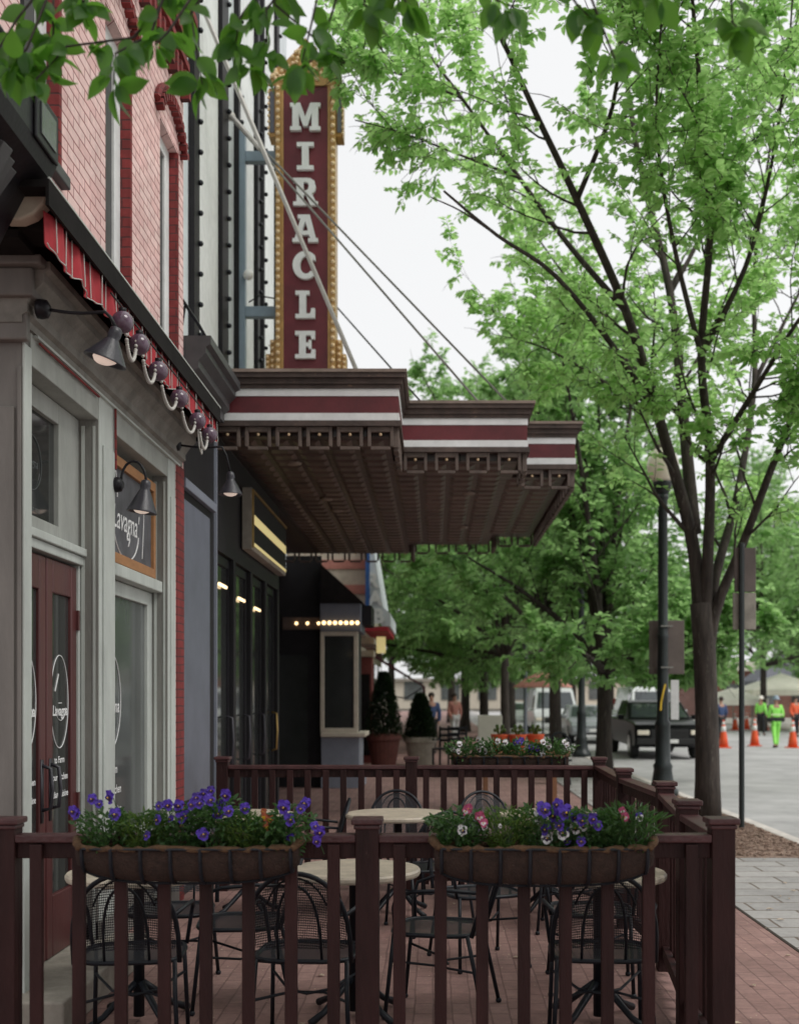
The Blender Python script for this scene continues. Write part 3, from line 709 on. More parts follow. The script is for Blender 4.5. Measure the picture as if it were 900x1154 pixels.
for k in range(60):
    a=random.uniform(-.45,.45); z=9.86+random.random()*(.55-abs(a)*.9)
    mb.ball((cx+a,15.375,z),.026,8,5)
mb.build('bulb','bulb_amber',BS,smooth=True)
GL={
'I':([[(0,0),(6,0),(6,1.5),(4.2,1.5),(4.2,8.5),(6,8.5),(6,10),(0,10),(0,8.5),(1.8,8.5),(1.8,1.5),(0,1.5)]],6),
'L':([[(0,0),(7,0),(7,3.6),(5.7,3.6),(5.3,1.7),(3.8,1.7),(3.8,8.5),(5,8.5),(5,10),(0,10),(0,8.5),(1.4,8.5),(1.4,1.5),(0,1.5)]],7),
'E':([[(0,0),(7.2,0),(7.2,3.3),(6,3.3),(5.6,1.7),(3.8,1.7),(3.8,4.3),(4.8,4.3),(4.8,3.5),(5.8,3.5),(5.8,6.7),(4.8,6.7),(4.8,5.8),(3.8,5.8),(3.8,8.4),(5.5,8.4),(5.9,7.0),(7.1,7.0),(7.1,10),(0,10),(0,8.5),(1.4,8.5),(1.4,1.5),(0,1.5)]],7.2),
'M':([[(0,0),(3.9,0),(3.9,1.4),(3.1,1.4),(3.1,6.2),(4.7,1.5),(6.1,1.5),(7.7,6.2),(7.7,1.4),(6.9,1.4),(6.9,0),(10.8,0),(10.8,1.4),(10,1.4),(10,8.6),(10.8,8.6),(10.8,10),(7.2,10),(5.4,4.9),(3.6,10),(0,10),(0,8.6),(.8,8.6),(.8,1.4),(0,1.4)]],10.8),
'A':([[(0,0),(3.5,0),(3.5,1.4),(2.8,1.4),(3.1,2.6),(6.0,2.6),(6.3,1.4),(5.6,1.4),(5.6,0),(9.1,0),(9.1,1.4),(8.4,1.4),(6.2,10),(1.9,10),(1.9,8.6),(2.9,8.6),(.8,1.4),(0,1.4)],[(3.55,4.1),(4.55,7.6),(5.55,4.1)]],9.1),
'R':([[(0,0),(4.6,0),(4.6,1.4),(3.7,1.4),(3.7,3.9),(4.5,3.9),(6.2,0),(8.8,0),(8.8,1.5),(8.0,1.5),(6.7,4.3),(7.7,5.2),(8.1,6.9),(7.6,8.9),(6.3,9.8),(5,10),(0,10),(0,8.6),(1.2,8.6),(1.2,1.4),(0,1.4)],[(3.7,5.4),(3.7,8.5),(4.8,8.5),(5.5,8.0),(5.6,6.9),(5.3,5.9),(4.6,5.4)]],8.6)}
co=[(4.6+4.6*math.cos(R(t)),5+5.1*math.sin(R(t))) for t in range(42,331,8)]
ci=[(4.8+2.1*math.cos(R(t)),5+3.2*math.sin(R(t))) for t in range(318,47,-10)]
GL['C']=([co+ci+[(6.3,7.0),(8.3,6.6)]],9)
for ch,py in zip('MIRACLE',(137,181,221,262,303,347,392)):
    sp,w=GL[ch]; k=.365/10; z=H+(785-py)/bs-.18
    vf=curve_mesh([[(p[0]-w/2,p[1]) for p in q] for q in sp],.03/k)
    vs,fs=vf; vs=[(p[0]*k*1.02,p[1]*k,p[2]*k) for p in vs]
    MB().add(*faceY((vs,fs),cx,15.385,z)).build('letter','letter_white',BS,bevel=0)
br=MB().box(-2.66,-2.55,15.50,15.62,4.76,9.3)
for z in (8.92,6.83): br.box(-2.549,cx-.402,15.50,15.62,z-.07,z+.07)
br.build('bracket','steel_blue',BS,bevel=.008)
MB().ball((-2.50,15.45,7.3),.07,10,8).build('floodlight','white_bulb',BS,smooth=True)
MB().tube([(-2.5,15.5,6.95),(-2.35,15.45,7.02),(-2.15,15.5,7.0)],.01,5).build('cable','black_paint',BS)
# ---- backlit programme board under canopy
PB=thing('programme_board','black and yellow lit programme board mounted over the theatre doors','sign',(-2.0,13.6,3.24))
MB().box(XF-.005,-1.95,12.28,15.05,3.22,3.88).build('case','sandstone',PB,bevel=.008)
MB().box(-1.949,-1.942,12.34,15.0,3.27,3.83).build('panel','theatre_black',PB)
MB().box(-1.941,-1.936,12.34,15.0,3.50,3.60).build('lit_band','lit_panel',PB)
MB().box(-1.941,-1.936,12.34,15.0,3.265,3.30).build('lit_band','lit_panel',PB)
MB().box(-1.949,-1.93,12.28,15.05,3.835,3.86).box(-1.949,-1.93,12.285,12.33,3.24,3.83).build('trim','brass',PB)

# ------------------------------------------------------------------ far shops
D=thing('marquee_shop','red brick bar with a slanting lit marquee reading BAR beyond the theatre','building',(-2.3,30,0))
MB().box(-9,-1.66,27.6,34,3.101,7.2).build('wall','cream',D)
MB().box(-9,-2.2,27.6,34,0,3.1).build('wall','shop_red',D)
for k in range(6): MB().box(-3,-1.65,27.57,27.6,3.5+.6*k,3.72+.6*k).build('band','cloth_pink',D)
MB().box(-2.6,-1.55,28.4,29.0,.0,2.62).build('pier','shop_red',D)
MB().box(-1.9,-1.60,28.36,28.399,.2,2.2).build('door','black_matt',D)
MB().box(-2.6,-1.50,28.3,29.0,2.63,2.78).box(-2.6,-1.5,28.3,29,2.95,3.1).build('band','cream',D)
MB().prism([(-1.63,3.62),(-1.53,3.62),(-1.53,6.3),(-1.63,6.3)],'y',27.0,27.1).build('blue_edge','blue_paint',D)
mq=MB().prism([(-1.529,3.7),(-1.529,5.6),(-1.22,3.75),(-1.05,3.6),(-1.05,3.3),(-1.25,3.3)],'y',27.1,31).build('marquee','theatre_wall',D)
MB().box(-1.7,-1.1,27.05,31,3.18,3.29).build('red_band','red_canvas',D)
for k,ch in enumerate('BAR'):
    MB().add(*faceY(text_mesh(ch,.46,.02,.02),-1.33-.0*k-.07*k,27.05,3.52+.42*k)).build('letter','white_paint',mq)
MB().box(-1.42,-1.2,28.0,28.05,2.7,3.1).build('lit_sign','lit_panel',D)
MB().prism([(-1.5,27.8),(-1.5,33)],'z',0,.1) if False else None
A=thing('maroon_awning','dark maroon canvas awning slanting out over the far pavement','awning',(-1,33,2))
MB().prism([(-1.9,2.95),(-.30,1.95),(-.30,1.72),(-.34,1.72),(-.34,1.93),(-1.9,2.85)],'y',32.0,36.5).build('canvas','awning_maroon',A)
MB().tube([(-.35,32.05,1.9),(-.8,32.05,1.6),(-1.6,32.05,1.7)],.02,6).build('arm','iron',A)
MB().box(-9,-1.6,34.01,60,0,8).build('x','shop_red') if False else None
D2=thing('pale_shop','pale striped shop with white trim further down the pavement','building',(-3,40,0))
MB().box(-9,-2.4,34.1,52,0,8.5).build('wall','cream',D2)
mb=MB()
for k in range(7): mb.box(-2.42,-2.36,34.1,52,3.3+k*.7,3.55+k*.7)
mb.build('band','terracotta',D2)
for k in range(5): MB().box(-2.45,-2.35,35+k*3.3,37.2+k*3.3,.5,2.9).build('window','shop_glass',D2)

# ------------------------------------------------------------------ fences
def fence(label, posts, rail_z, cap_z, nb, skipfirst=False, skiplast=False, group='low timber fences round the patio', far=False):
    c=Vector((sum(p[0] for p in posts)/len(posts),sum(p[1] for p in posts)/len(posts),0))
    Fn=thing('patio_fence',label,'fence',c,group)
    ang=math.atan2(posts[-1][1]-posts[0][1],posts[-1][0]-posts[0][0]); rz=Matrix.Rotation(ang,3,'Z')
    for i,p in enumerate(posts):
        if (i==0 and skipfirst) or (i==len(posts)-1 and skiplast): continue
        pz=cap_z-.028
        po=MB().cbox((p[0],p[1],pz/2),(.098,.098,pz),rz).build('post','fence_paint',Fn,bevel=.005)
        MB().cbox((p[0],p[1],pz+.014),(.132,.132,.026),rz).cbox((p[0],p[1],pz-.010),(.112,.112,.018),rz).build('cap','rail_paint',po,bevel=.006)
    for i in range(len(posts)-1):
        a=Vector((posts[i][0],posts[i][1],0)); b=Vector((posts[i+1][0],posts[i+1][1],0)); d=(b-a).normalized()
        a2=a+d*.0495; b2=b-d*.0495
        MB().beam(a2+Vector((0,0,rail_z-.0165)),b2+Vector((0,0,rail_z-.0165)),.095,.033).build('top_rail','rail_paint',Fn,bevel=.005)
        MB().beam(a2+Vector((0,0,rail_z-.068)),b2+Vector((0,0,rail_z-.068)),.04,.068).build('rail','fence_paint',Fn,bevel=.004)
        MB().beam(a2+Vector((0,0,.12)),b2+Vector((0,0,.12)),.04,.07).build('bottom_rail','fence_paint',Fn,bevel=.004)
        L=(b2-a2).length; n=max(2,round(L/nb))
        for k in range(n):
            q=a2+(b2-a2)*((k+.5)/n)+Vector((random.uniform(-.003,.003),0,0))
            side=Vector((d.y,-d.x,0))*.036
            MB().cbox((q.x+side.x,q.y+side.y,(rail_z-.04+.06)/2),(.052,.032,rail_z-.04-.06),rz).build('baluster','fence_paint',Fn,bevel=.003)
    return Fn
fence('maroon timber fence with square posts nearest the camera',[(-1.817,4.9),(-.286,4.9),(1.215,4.9)],1.066,1.137,.182)
fence('maroon timber fence running along the sidewalk side of the patio',[(1.215,4.9),(1.25,5.72),(1.385,6.95),(1.345,8.23),(1.385,9.75)],1.07,1.14,.182,skipfirst=True)
fence('maroon timber fence at the far end of the patio in front of the theatre',[(-1.80,9.8),(-.20,9.8),(1.385,9.75)],1.066,1.14,.15,skiplast=True)

# ------------------------------------------------------------------ planters and pansies
def planter(label, cx, cy, w, z0, z1, d=.15):
    Pn=thing('trough_planter',label,'planter',(cx,cy,z0),'coir troughs hung on the fences')
    n=18; mb=MB(); vs=[]; fs=[]; m=26
    def pt(u,t,off=0):
        # u along width -1..1, t around half circle
        e=(1-abs(u)**3.2)**.6 if abs(u)<1 else 0
        dd=d*(.55+.45*e); hh=(z1-z0)*(.45+.55*e)
        x=cx+u*w/2*(1.0+.04*math.sin(t)*0); a=math.pi*t
        return (x, cy-math.cos(a)*dd/1.0*.5-off*math.cos(a), z1-math.sin(a)**.75*(hh+off))
    us=[-1+2*i/m for i in range(m+1)]
    for u in us:
        u2=math.copysign(abs(u)**.8,u)
        for j in range(n+1): vs.append(pt(max(-.995,min(.995,u2)),j/n))
    for i in range(m):
        for j in range(n): fs.append((i*(n+1)+j,(i+1)*(n+1)+j,(i+1)*(n+1)+j+1,i*(n+1)+j+1))
    fs.append(tuple(range(n+1))); fs.append(tuple(m*(n+1)+j for j in range(n,-1,-1)))
    mb.add(vs,fs); o=mb.build('coir_liner','coir',Pn,smooth=True)
    # shaggy rim
    r2=random.Random(5)
    rim=MB()
    for side in (0,1):
        pts=[]
        for i in range(40):
            u=-.98+1.96*i/39; p=pt(math.copysign(abs(u)**.8,u),side); pts.append((p[0]+r2.uniform(-.004,.004),p[1],p[2]+r2.uniform(-.004,.008)))
        rim.tube(pts,[.011+r2.uniform(-.003,.004) for _ in pts],6)
    for u in (-.97,.97): rim.tube([pt(u,j/10) for j in range(0,11)],.011,6) if False else rim.tube([(cx+u*w/2*.97,cy-d*.42,z1),(cx+u*w/2*1.02,cy-d*.2,z1+.022),(cx+u*w/2*1.035,cy,z1+.03),(cx+u*w/2*1.02,cy+d*.2,z1+.022),(cx+u*w/2*.97,cy+d*.4,z1)],[.013,.02,.023,.02,.013],7)
    rim.build('rim','coir_rim',Pn,smooth=True)
    fr=MB()
    k=round(w/.125)
    for i in range(k+1):
        u=-.93+1.86*i/k; pts=[pt(u,j/14,.006) for j in range(15)]
        fr.tube(pts,.008,5)
    for t in (.0,1.0): fr.tube([pt(-.97+1.94*i/20,t,.006) for i in range(21)],.006,5)
    fr.tube([pt(-.93+1.86*i/20,.5,.006) for i in range(21)],.006,5)
    fr.build('wire_frame','iron',Pn)
    MB().box(cx-w/2*.93,cx+w/2*.93,cy-d*.36,cy+d*.36,z1-.05,z1-.02).build('soil','soil',Pn)
    return Pn
def pansy_mesh(name, c_back, c_front, c_face, edge=None):
    mb=MB()
    def petal(ang,r,w,yo,mi):
        mb.cur=mi; n=9; c=Vector((math.cos(ang)*r*.55,yo,math.sin(ang)*r*.55)); ax=Vector((math.cos(ang),0,math.sin(ang))); sd=Vector((-math.sin(ang),0,math.cos(ang)))
        ce=c+Vector((0,-.003,0)); ring_=[c+ax*r*.55*math.cos(t)+sd*w*.5*math.sin(t)+Vector((0,-.004*math.cos(t)**2+.003*math.sin(3*t),0)) for t in [2*math.pi*i/n for i in range(n)]]
        mb.add([ce]+ring_,[(0,i+1,(i+1)%n+1) for i in range(n)])
    petal(R(125),.024,.026,.004,0); petal(R(55),.024,.026,.003,0)
    petal(R(190),.020,.022,.000,1); petal(R(-10),.020,.022,-.001,1); petal(R(270),.022,.028,-.003,1)
    for a in (200,270,-20):
        mb.cur=2; rr=.010; c=Vector((math.cos(R(a))*.007,-.0075,math.sin(R(a))*.007)); mb.add([c]+[c+Vector((rr*.7*math.cos(t),0,rr*.7*math.sin(t))) for t in [i*1.047 for i in range(6)]],[(0,i+1,(i+1)%6+1) for i in range(6)])
    mb.cur=3; mb.ball((0,-.010,.0),.003,6,4)
    mb.cur=4; mb.tube([(0,.003,0),(0,.012,-.01),(0,.014,-.06)],.0014,4)
    o=mb.build(name,[c_back,c_front,c_face,'petal_yellow','leaf_plant']); me=o.data; bpy.data.objects.remove(o); return me
FL={'violet':pansy_mesh('flower','petal_violet','petal_violet','petal_dark'),
    'deep':pansy_mesh('flower','petal_deep','petal_violet','petal_dark'),
    'white':pansy_mesh('flower','petal_white','petal_white','petal_dark'),
    'mixed':pansy_mesh('flower','petal_violet','petal_white','petal_dark'),
    'pink':pansy_mesh('flower','petal_pink','petal_pink','petal_white'),
    'rust':pansy_mesh('flower','petal_rust','petal_rust','petal_yellow')}
def leaf_arrays(pos, dirs, nrm, L, W, fold=.25, rng=None):
    """arrays of leaves: 6 verts, 2 quads each"""
    n=len(pos); d=dirs/np.linalg.norm(dirs,axis=1,keepdims=True)
    s=np.cross(d,nrm); s/= (np.linalg.norm(s,axis=1,keepdims=True)+1e-9); u=np.cross(s,d)
    L=L[:,None]; W=W[:,None]
    B=pos; T=pos+d*L-u*L*.18
    l1=pos+d*L*.30+s*W*.46+u*W*fold; l2=pos+d*L*.68+s*W*.36+u*(W*fold*.7-L*.07)
    r1=pos+d*L*.30-s*W*.46+u*W*fold; r2=pos+d*L*.68-s*W*.36+u*(W*fold*.7-L*.07)
    v=np.stack([B,l1,l2,T,r2,r1],axis=1).reshape(-1,3)
    k=(np.arange(n)*6)[:,None]
    f=np.stack([k+np.array([0,1,2,3]),k+np.array([0,3,4,5])],axis=1).reshape(-1,4)
    return v,f
def np_mesh(name, v, f, m, parent=None, off=None):
    me=bpy.data.meshes.new(name); o0=np.array(OFF.get(parent.name,(0,0,0)) if parent else (0,0,0))
    v=(v-o0).astype(np.float32)
    me.vertices.add(len(v)); me.vertices.foreach_set('co',v.ravel())
    me.loops.add(f.size); me.loops.foreach_set('vertex_index',f.astype(np.int32).ravel())
    me.polygons.add(len(f)); me.polygons.foreach_set('loop_start',(np.arange(len(f))*f.shape[1]).astype(np.int32))
    try: me.polygons.foreach_set('loop_total',np.full(len(f),f.shape[1],np.int32))
    except Exception: pass
    me.update(calc_edges=True); me.validate()
    me.materials.append(M[m]); o=bpy.data.objects.new(name,me); COL.objects.link(o)
    if parent: o.parent=parent
    OFF[o.name]=tuple(o0); return o
def plant(name,label,cat,x,y,z,rad,h,nl,ls,m,flowers,seed,group=None,spiky=.3,sd=.07):
    rg=np.random.default_rng(seed); nl=int(nl*1.7); rad*=1.15; sd=sd*1.25
    Pt=thing(name,label,cat,(x,y,z),group)
    t=rg.uniform(0,2*np.pi,nl); rr=np.sqrt(rg.uniform(0,1,nl)); hh=rg.uniform(-.30,1,nl); hh=np.sign(hh)*np.abs(hh)**.85
    px=np.cos(t)*rr*rad*(.7+.5*hh); py=np.sin(t)*rr*sd*(.7+.6*hh); pz=hh*h*1.15*(1-.35*rr**2)
    pos=np.stack([x+px,y+py,z+pz],1)
    dirs=np.stack([np.cos(t)*1.0,np.sin(t)*1.0,rg.uniform(-.5,.9,nl)+spiky],1)+rg.normal(0,.45,(nl,3))
    nr=np.tile(np.array([0,0,1.0]),(nl,1))+rg.normal(0,.5,(nl,3))
    L=rg.uniform(.6,1.3,nl)*ls; v,f=leaf_arrays(pos,dirs,nr,L,L*(.5 if spiky<.6 else .22))
    np_mesh('foliage',v,f,m,Pt)
    st=MB()
    for k in range(9):
        a=rg.uniform(0,6.28); q=rg.uniform(.2,.8)
        st.tube([(x,y,z-.02),(x+math.cos(a)*rad*q*.5,y+math.sin(a)*sd*q*.5,z+h*.5),(x+math.cos(a)*rad*q,y+math.sin(a)*sd*q,z+h*.85)],[.003,.002,.0015],4)
    st.build('stem','leaf_plant',Pt)
    for (fx,fz,kind,s) in flowers:
        o=bpy.data.objects.new('flower',FL[kind]); COL.objects.link(o); o.parent=Pt
        o.location=(fx-x,-sd*rg.uniform(.3,1.1),fz-z)
        o.rotation_euler=(rg.uniform(-.25,.35),rg.uniform(-.4,.4),rg.uniform(-.7,.7)); o.scale=(s,s,s)
    return Pt
YP=4.76
def fx(px): return (px-VX)/F*YP
def fz(py): return H-(py-VY)/F*YP
planter('long coir trough of deep violet pansies hung on the left of the front fence',fx(213),YP,fx(338)-fx(88),fz(994),fz(955))
planter('long coir trough of purple and white pansies hung on the right of the front fence',fx(612),YP,fx(735)-fx(488),fz(997),fz(955))
zb=fz(952)
def FLs(lst,s=1.0): return [(fx(a),fz(b),k,s*q) for a,b,k,q in lst]
plant('pansy_plant','violet pansy plant at the left end of the left trough','plant',fx(120),YP,zb,.10,.13,330,.030,'leaf_plant',FLs([(90,912,'violet',1),(92,915,'violet',.9),(88,917,'deep',.9),(107,900,'violet',1.0),(128,897,'violet',1.25),(133,917,'violet',1.2),(115,905,'deep',.8)],1.0),1,'pansies in the left trough')
plant('feathery_plant','fine feathery green plant between two violet pansies in the left trough','plant',fx(162),YP,zb,.09,.12,700,.026,'leaf_lime',[],2,None,.7)
plant('pansy_plant','broad violet pansy plant left of centre in the left trough','plant',fx(200),YP,zb,.11,.15,420,.030,'leaf_plant',FLs([(183,907,'deep',.8),(195,905,'violet',1),(205,906,'violet',1),(184,921,'violet',.9),(208,920,'violet',1.0),(172,939,'deep',.8),(197,921,'deep',.7)]),3,'pansies in the left trough')
plant('pansy_plant','tall crowded violet pansy plant in the middle of the left trough','plant',fx(243),YP,zb,.11,.18,480,.030,'leaf_plant',FLs([(221,905,'violet',1),(229,903,'deep',1),(232,893,'deep',.8),(240,900,'violet',1.1),(247,916,'violet',1.2),(259,894,'violet',1.1),(262,912,'violet',1),(233,938,'violet',1.15),(226,897,'deep',.9),(250,906,'deep',.9),(212,917,'violet',.9),(240,890,'deep',.8)]),4,'pansies in the left trough')
plant('feathery_plant','trailing grassy green plant right of the tall violet pansies','plant',fx(275),YP,zb-.02,.07,.13,600,.026,'leaf_lime',FLs([(278,910,'violet',1.0)]),5,None,.7)
plant('primrose_plant','small plant with rust orange flowers among the violet pansies','plant',fx(300),YP,zb,.07,.10,260,.034,'leaf_plant',FLs([(301,918,'rust',.8),(306,922,'rust',.8),(303,930,'rust',.8),(298,914,'rust',.6)]),6)
plant('pansy_plant','violet pansy plant spilling over the right end of the left trough','plant',fx(325),YP,zb,.08,.14,300,.028,'leaf_plant',FLs([(323,907,'violet',1.25),(345,905,'violet',1.1),(328,922,'violet',1.2),(341,910,'deep',.9),(357,929,'violet',.9),(362,935,'violet',1.1),(360,945,'violet',1),(328,943,'violet',.8)]),7,'pansies in the left trough')
plant('pansy_plant','dark faced pink pansy plant at the left end of the right trough','plant',fx(518),YP,zb,.10,.13,380,.032,'leaf_plant',FLs([(525,912,'pink',.9),(528,909,'pink',.8),(540,919,'pink',1),(544,925,'pink',.8),(520,934,'white',1),(545,930,'mixed',.7)]),8,'pansies in the right trough')
plant('feathery_plant','lime green feathery plant with tiny buds in the right trough','plant',fx(572),YP,zb,.10,.14,800,.025,'leaf_lime',FLs([(562,929,'white',.4)]),9,None,.7)
plant('pansy_plant','purple pansy plant with white dark eyed faces in the middle of the right trough','plant',fx(615),YP,zb,.12,.15,460,.030,'leaf_plant',FLs([(605,920,'white',1.2),(610,911,'violet',1.5),(622,917,'violet',1.3),(634,914,'violet',1.5),(627,906,'violet',1.1),(614,934,'violet',1.1),(615,943,'white',1.15),(632,937,'mixed',1.3),(628,928,'deep',1),(644,920,'deep',1)]),10,'pansies in the right trough')
plant('pansy_plant','white and violet pansy plant right of the centre of the right trough','plant',fx(660),YP,zb,.09,.13,360,.030,'leaf_plant',FLs([(647,931,'white',1.2),(656,929,'white',1.1),(652,922,'deep',1.1),(664,920,'deep',1),(670,928,'deep',.9),(652,946,'deep',.9),(638,947,'deep',.7)]),11,'pansies in the right trough')
plant('feathery_plant','dusky purple flowered trailing plant in the right trough','plant',fx(683),YP,zb-.02,.06,.12,400,.022,'leaf_plant',[],12,None,.7)
plant('pansy_plant','glossy green pansy plant with two small pink blooms at the right end','plant',fx(710),YP,zb,.10,.14,520,.040,'leaf_plant',FLs([(700,918,'pink',.8),(717,919,'mixed',.8),(699,913,'pink',.7)]),13,'pansies in the right trough',.75)

# planter on the far fence, beyond the rail
YQ=9.98
planter('coir trough of small white flowers hung on the far patio fence',(575-VX)/F*YQ,YQ,1.0,1.0,1.13,.16)
for k,(px,kind,lb) in enumerate(((525,'white','white flowered plant at the left end of the far trough'),(556,'white','leafy plant left of centre in the far trough'),(590,'deep','dark flowered plant in the middle of the far trough'),(622,'white','low leafy plant at the right end of the far trough'))):
    x=(px-VX)/F*YQ
    plant('trough_plant',lb,'plant',x,YQ,1.09,.15,.17,300,.04,'leaf_plant',[(x+random.uniform(-.12,.12),1.15+random.random()*.13,kind,1.1) for _ in range(6)],30+k,'plants in the far trough',.5)

# ------------------------------------------------------------------ tables
def table(first,label,loc,r=.36):
    t=thing('bistro_table',label,'table',(0,0,0),'round bistro tables on the patio')
    MB().lathe([(.001,.725),(r-.03,.725),(r-.005,.73),(r,.74),(r,.755),(r-.008,.765),(.001,.765)],(0,0,0),40).build('table_top','table_top',t,smooth=False)
    MB().lathe([(.028,.03),(.028,.70),(.10,.72),(.10,.725)],(0,0,0),14).build('column','iron',t,smooth=True)
    for k in range(4):
        a=R(45+90*k); c,s=math.cos(a),math.sin(a)
        MB().tube([(c*.02,s*.02,.20),(c*.10,s*.10,.14),(c*.20,s*.20,.06),(c*.29,s*.29,.02)],[.018,.018,.016,.02],8).build('leg','iron',t,smooth=True)
    t.location=loc; return t
table(0,'round stone topped table behind the middle post of the front fence',(-.415,5.95,0),.34)
table(0,'round stone topped table tucked behind the violet pansy trough at the left',(-1.50,5.85,0),.36)
table(0,'round stone topped table behind the right trough beside the side fence',(.83,5.85,0),.34)
table(0,'round tan table at the far fence, seen above the middle post',(-.28,8.75,0),.40)
table(0,'round tan table at the far left beside the theatre pier',(-1.42,8.7,0),.37)
table(0,'round tan table at the far right, behind two chair backs',(.86,8.75,0),.38)

# ------------------------------------------------------------------ chairs (faces +Y in its own frame, back at -Y)
def make_chair(label):
    t=local('patio_chair',label,'chair','wrought iron chairs on the patio')
    def q(w,d,n=6):
        return [( w/2*math.copysign(abs(math.cos(a))**.5,math.cos(a)), d/2*math.copysign(abs(math.sin(a))**.5,math.sin(a))) for a in [2*math.pi*i/32 for i in range(32)]]
    poly=q(.46,.44)
    MB().prism([(p[0]*.98,p[1]*.98) for p in poly],'z',.438,.442).build('seat','chair_screen',t)
    MB().tube([(p[0],p[1],.44) for p in poly+poly[:2]],.012,6,False).build('seat_rim','iron',t,smooth=True)
    n=22
    def arch(u,wd,top,z0=.44):
        return (-wd*math.cos(math.pi*u), -.215-.13*((z0+(top-z0)*math.sin(math.pi*u)**.62)-.44)/.42 +.05*(1-math.sin(math.pi*u))*0, z0+(top-z0)*math.sin(math.pi*u)**.62)
    MB().tube([arch(i/n,.235,.86) for i in range(n+1)],.012,8).build('back_frame','iron',t,smooth=True)
    MB().tube([arch(i/n,.10,.80) for i in range(n+1)],.007,6).tube([arch(.5+.32*math.cos(i/n*2*math.pi),.16,.84-.0) for i in range(n+1)],.005,5).build('back_loop','iron',t,smooth=True)
    vs=[];fs=[]
    m=12
    for i in range(m+1):
        u=i/m; zt=.84
        for j in range(7):
            x=-.215+.43*u; e=max(0,1-(x/.232)**2)**.38; z=.50+(zt-.50)*e*j/6; vs.append((x,-.215-.13*(z-.44)/.42+.02*(x/.2)**2,z))
    for i in range(m):
        for j in range(6): fs.append((i*7+j,(i+1)*7+j,(i+1)*7+j+1,i*7+j+1))
    MB().add(vs,fs).build('back_mesh','chair_screen',t)
    for sx in (-1,1):
        MB().tube([(sx*.21,.19,.44),(sx*.215,.205,.30),(sx*.225,.235,.012)],.011,7).ball((sx*.225,.235,.012),.017,8,5).build('leg','iron',t,smooth=True)
        MB().tube([(sx*.21,-.19,.44),(sx*.215,-.22,.30),(sx*.235,-.28,.012)],.011,7).ball((sx*.235,-.28,.012),.017,8,5).build('leg','iron',t,smooth=True)
        MB().tube([(sx*.215,-.255,.66),(sx*.25,-.10,.675),(sx*.262,.08,.665),(sx*.255,.17,.63),(sx*.245,.185,.58),(sx*.225,.18,.44)],.010,7).build('armrest','iron',t,smooth=True)
    MB().tube([(-.215,.20,.30),(-.1,.0,.26),(0,-.05,.25),(.1,.0,.26),(.215,.20,.30)],.007,6).tube([(-.22,-.23,.26),(-.08,-.02,.25),(.08,-.02,.25),(.22,-.23,.26)],.007,6).build('stretcher','iron',t,smooth=True)
    return t
ch=make_chair('iron chair at the table behind the middle post, its back to the front fence')
ch.location=(-.60,5.48,0); ch.rotation_euler=(0,0,R(-4))
NEW=[(-1.42,5.45,6,'iron chair with its back to the fence below the violet trough'),
(.78,5.48,-3,'iron chair with its back to the fence below the purple and white trough'),
(.02,6.05,78,'iron chair to the right of the table behind the middle post, facing left'),
(-1.04,6.20,95,'iron chair between the two nearest left hand tables'),
(-1.5,6.55,184,'iron chair beyond the leftmost near table, against the storefront wall'),
(.28,7.15,200,'iron chair standing alone in the middle of the patio'),
(-.05,8.2,25,'iron chair in front of the far tan table with a loop in its back'),
(-.32,9.34,180,'iron chair behind the far middle table, against the far fence'),
(.50,9.25,200,'iron chair behind the far right table, its back to the far fence'),
(.98,8.22,-8,'iron chair in front of the far right table, with a high rounded back'),
(-1.0,8.85,95,'iron chair at the far left table, turned toward the theatre'),
(.88,6.55,175,'iron chair beyond the near right table, facing the camera')]
for x,y,a,lb in NEW: dup(ch,(x,y,0),R(a),lb)

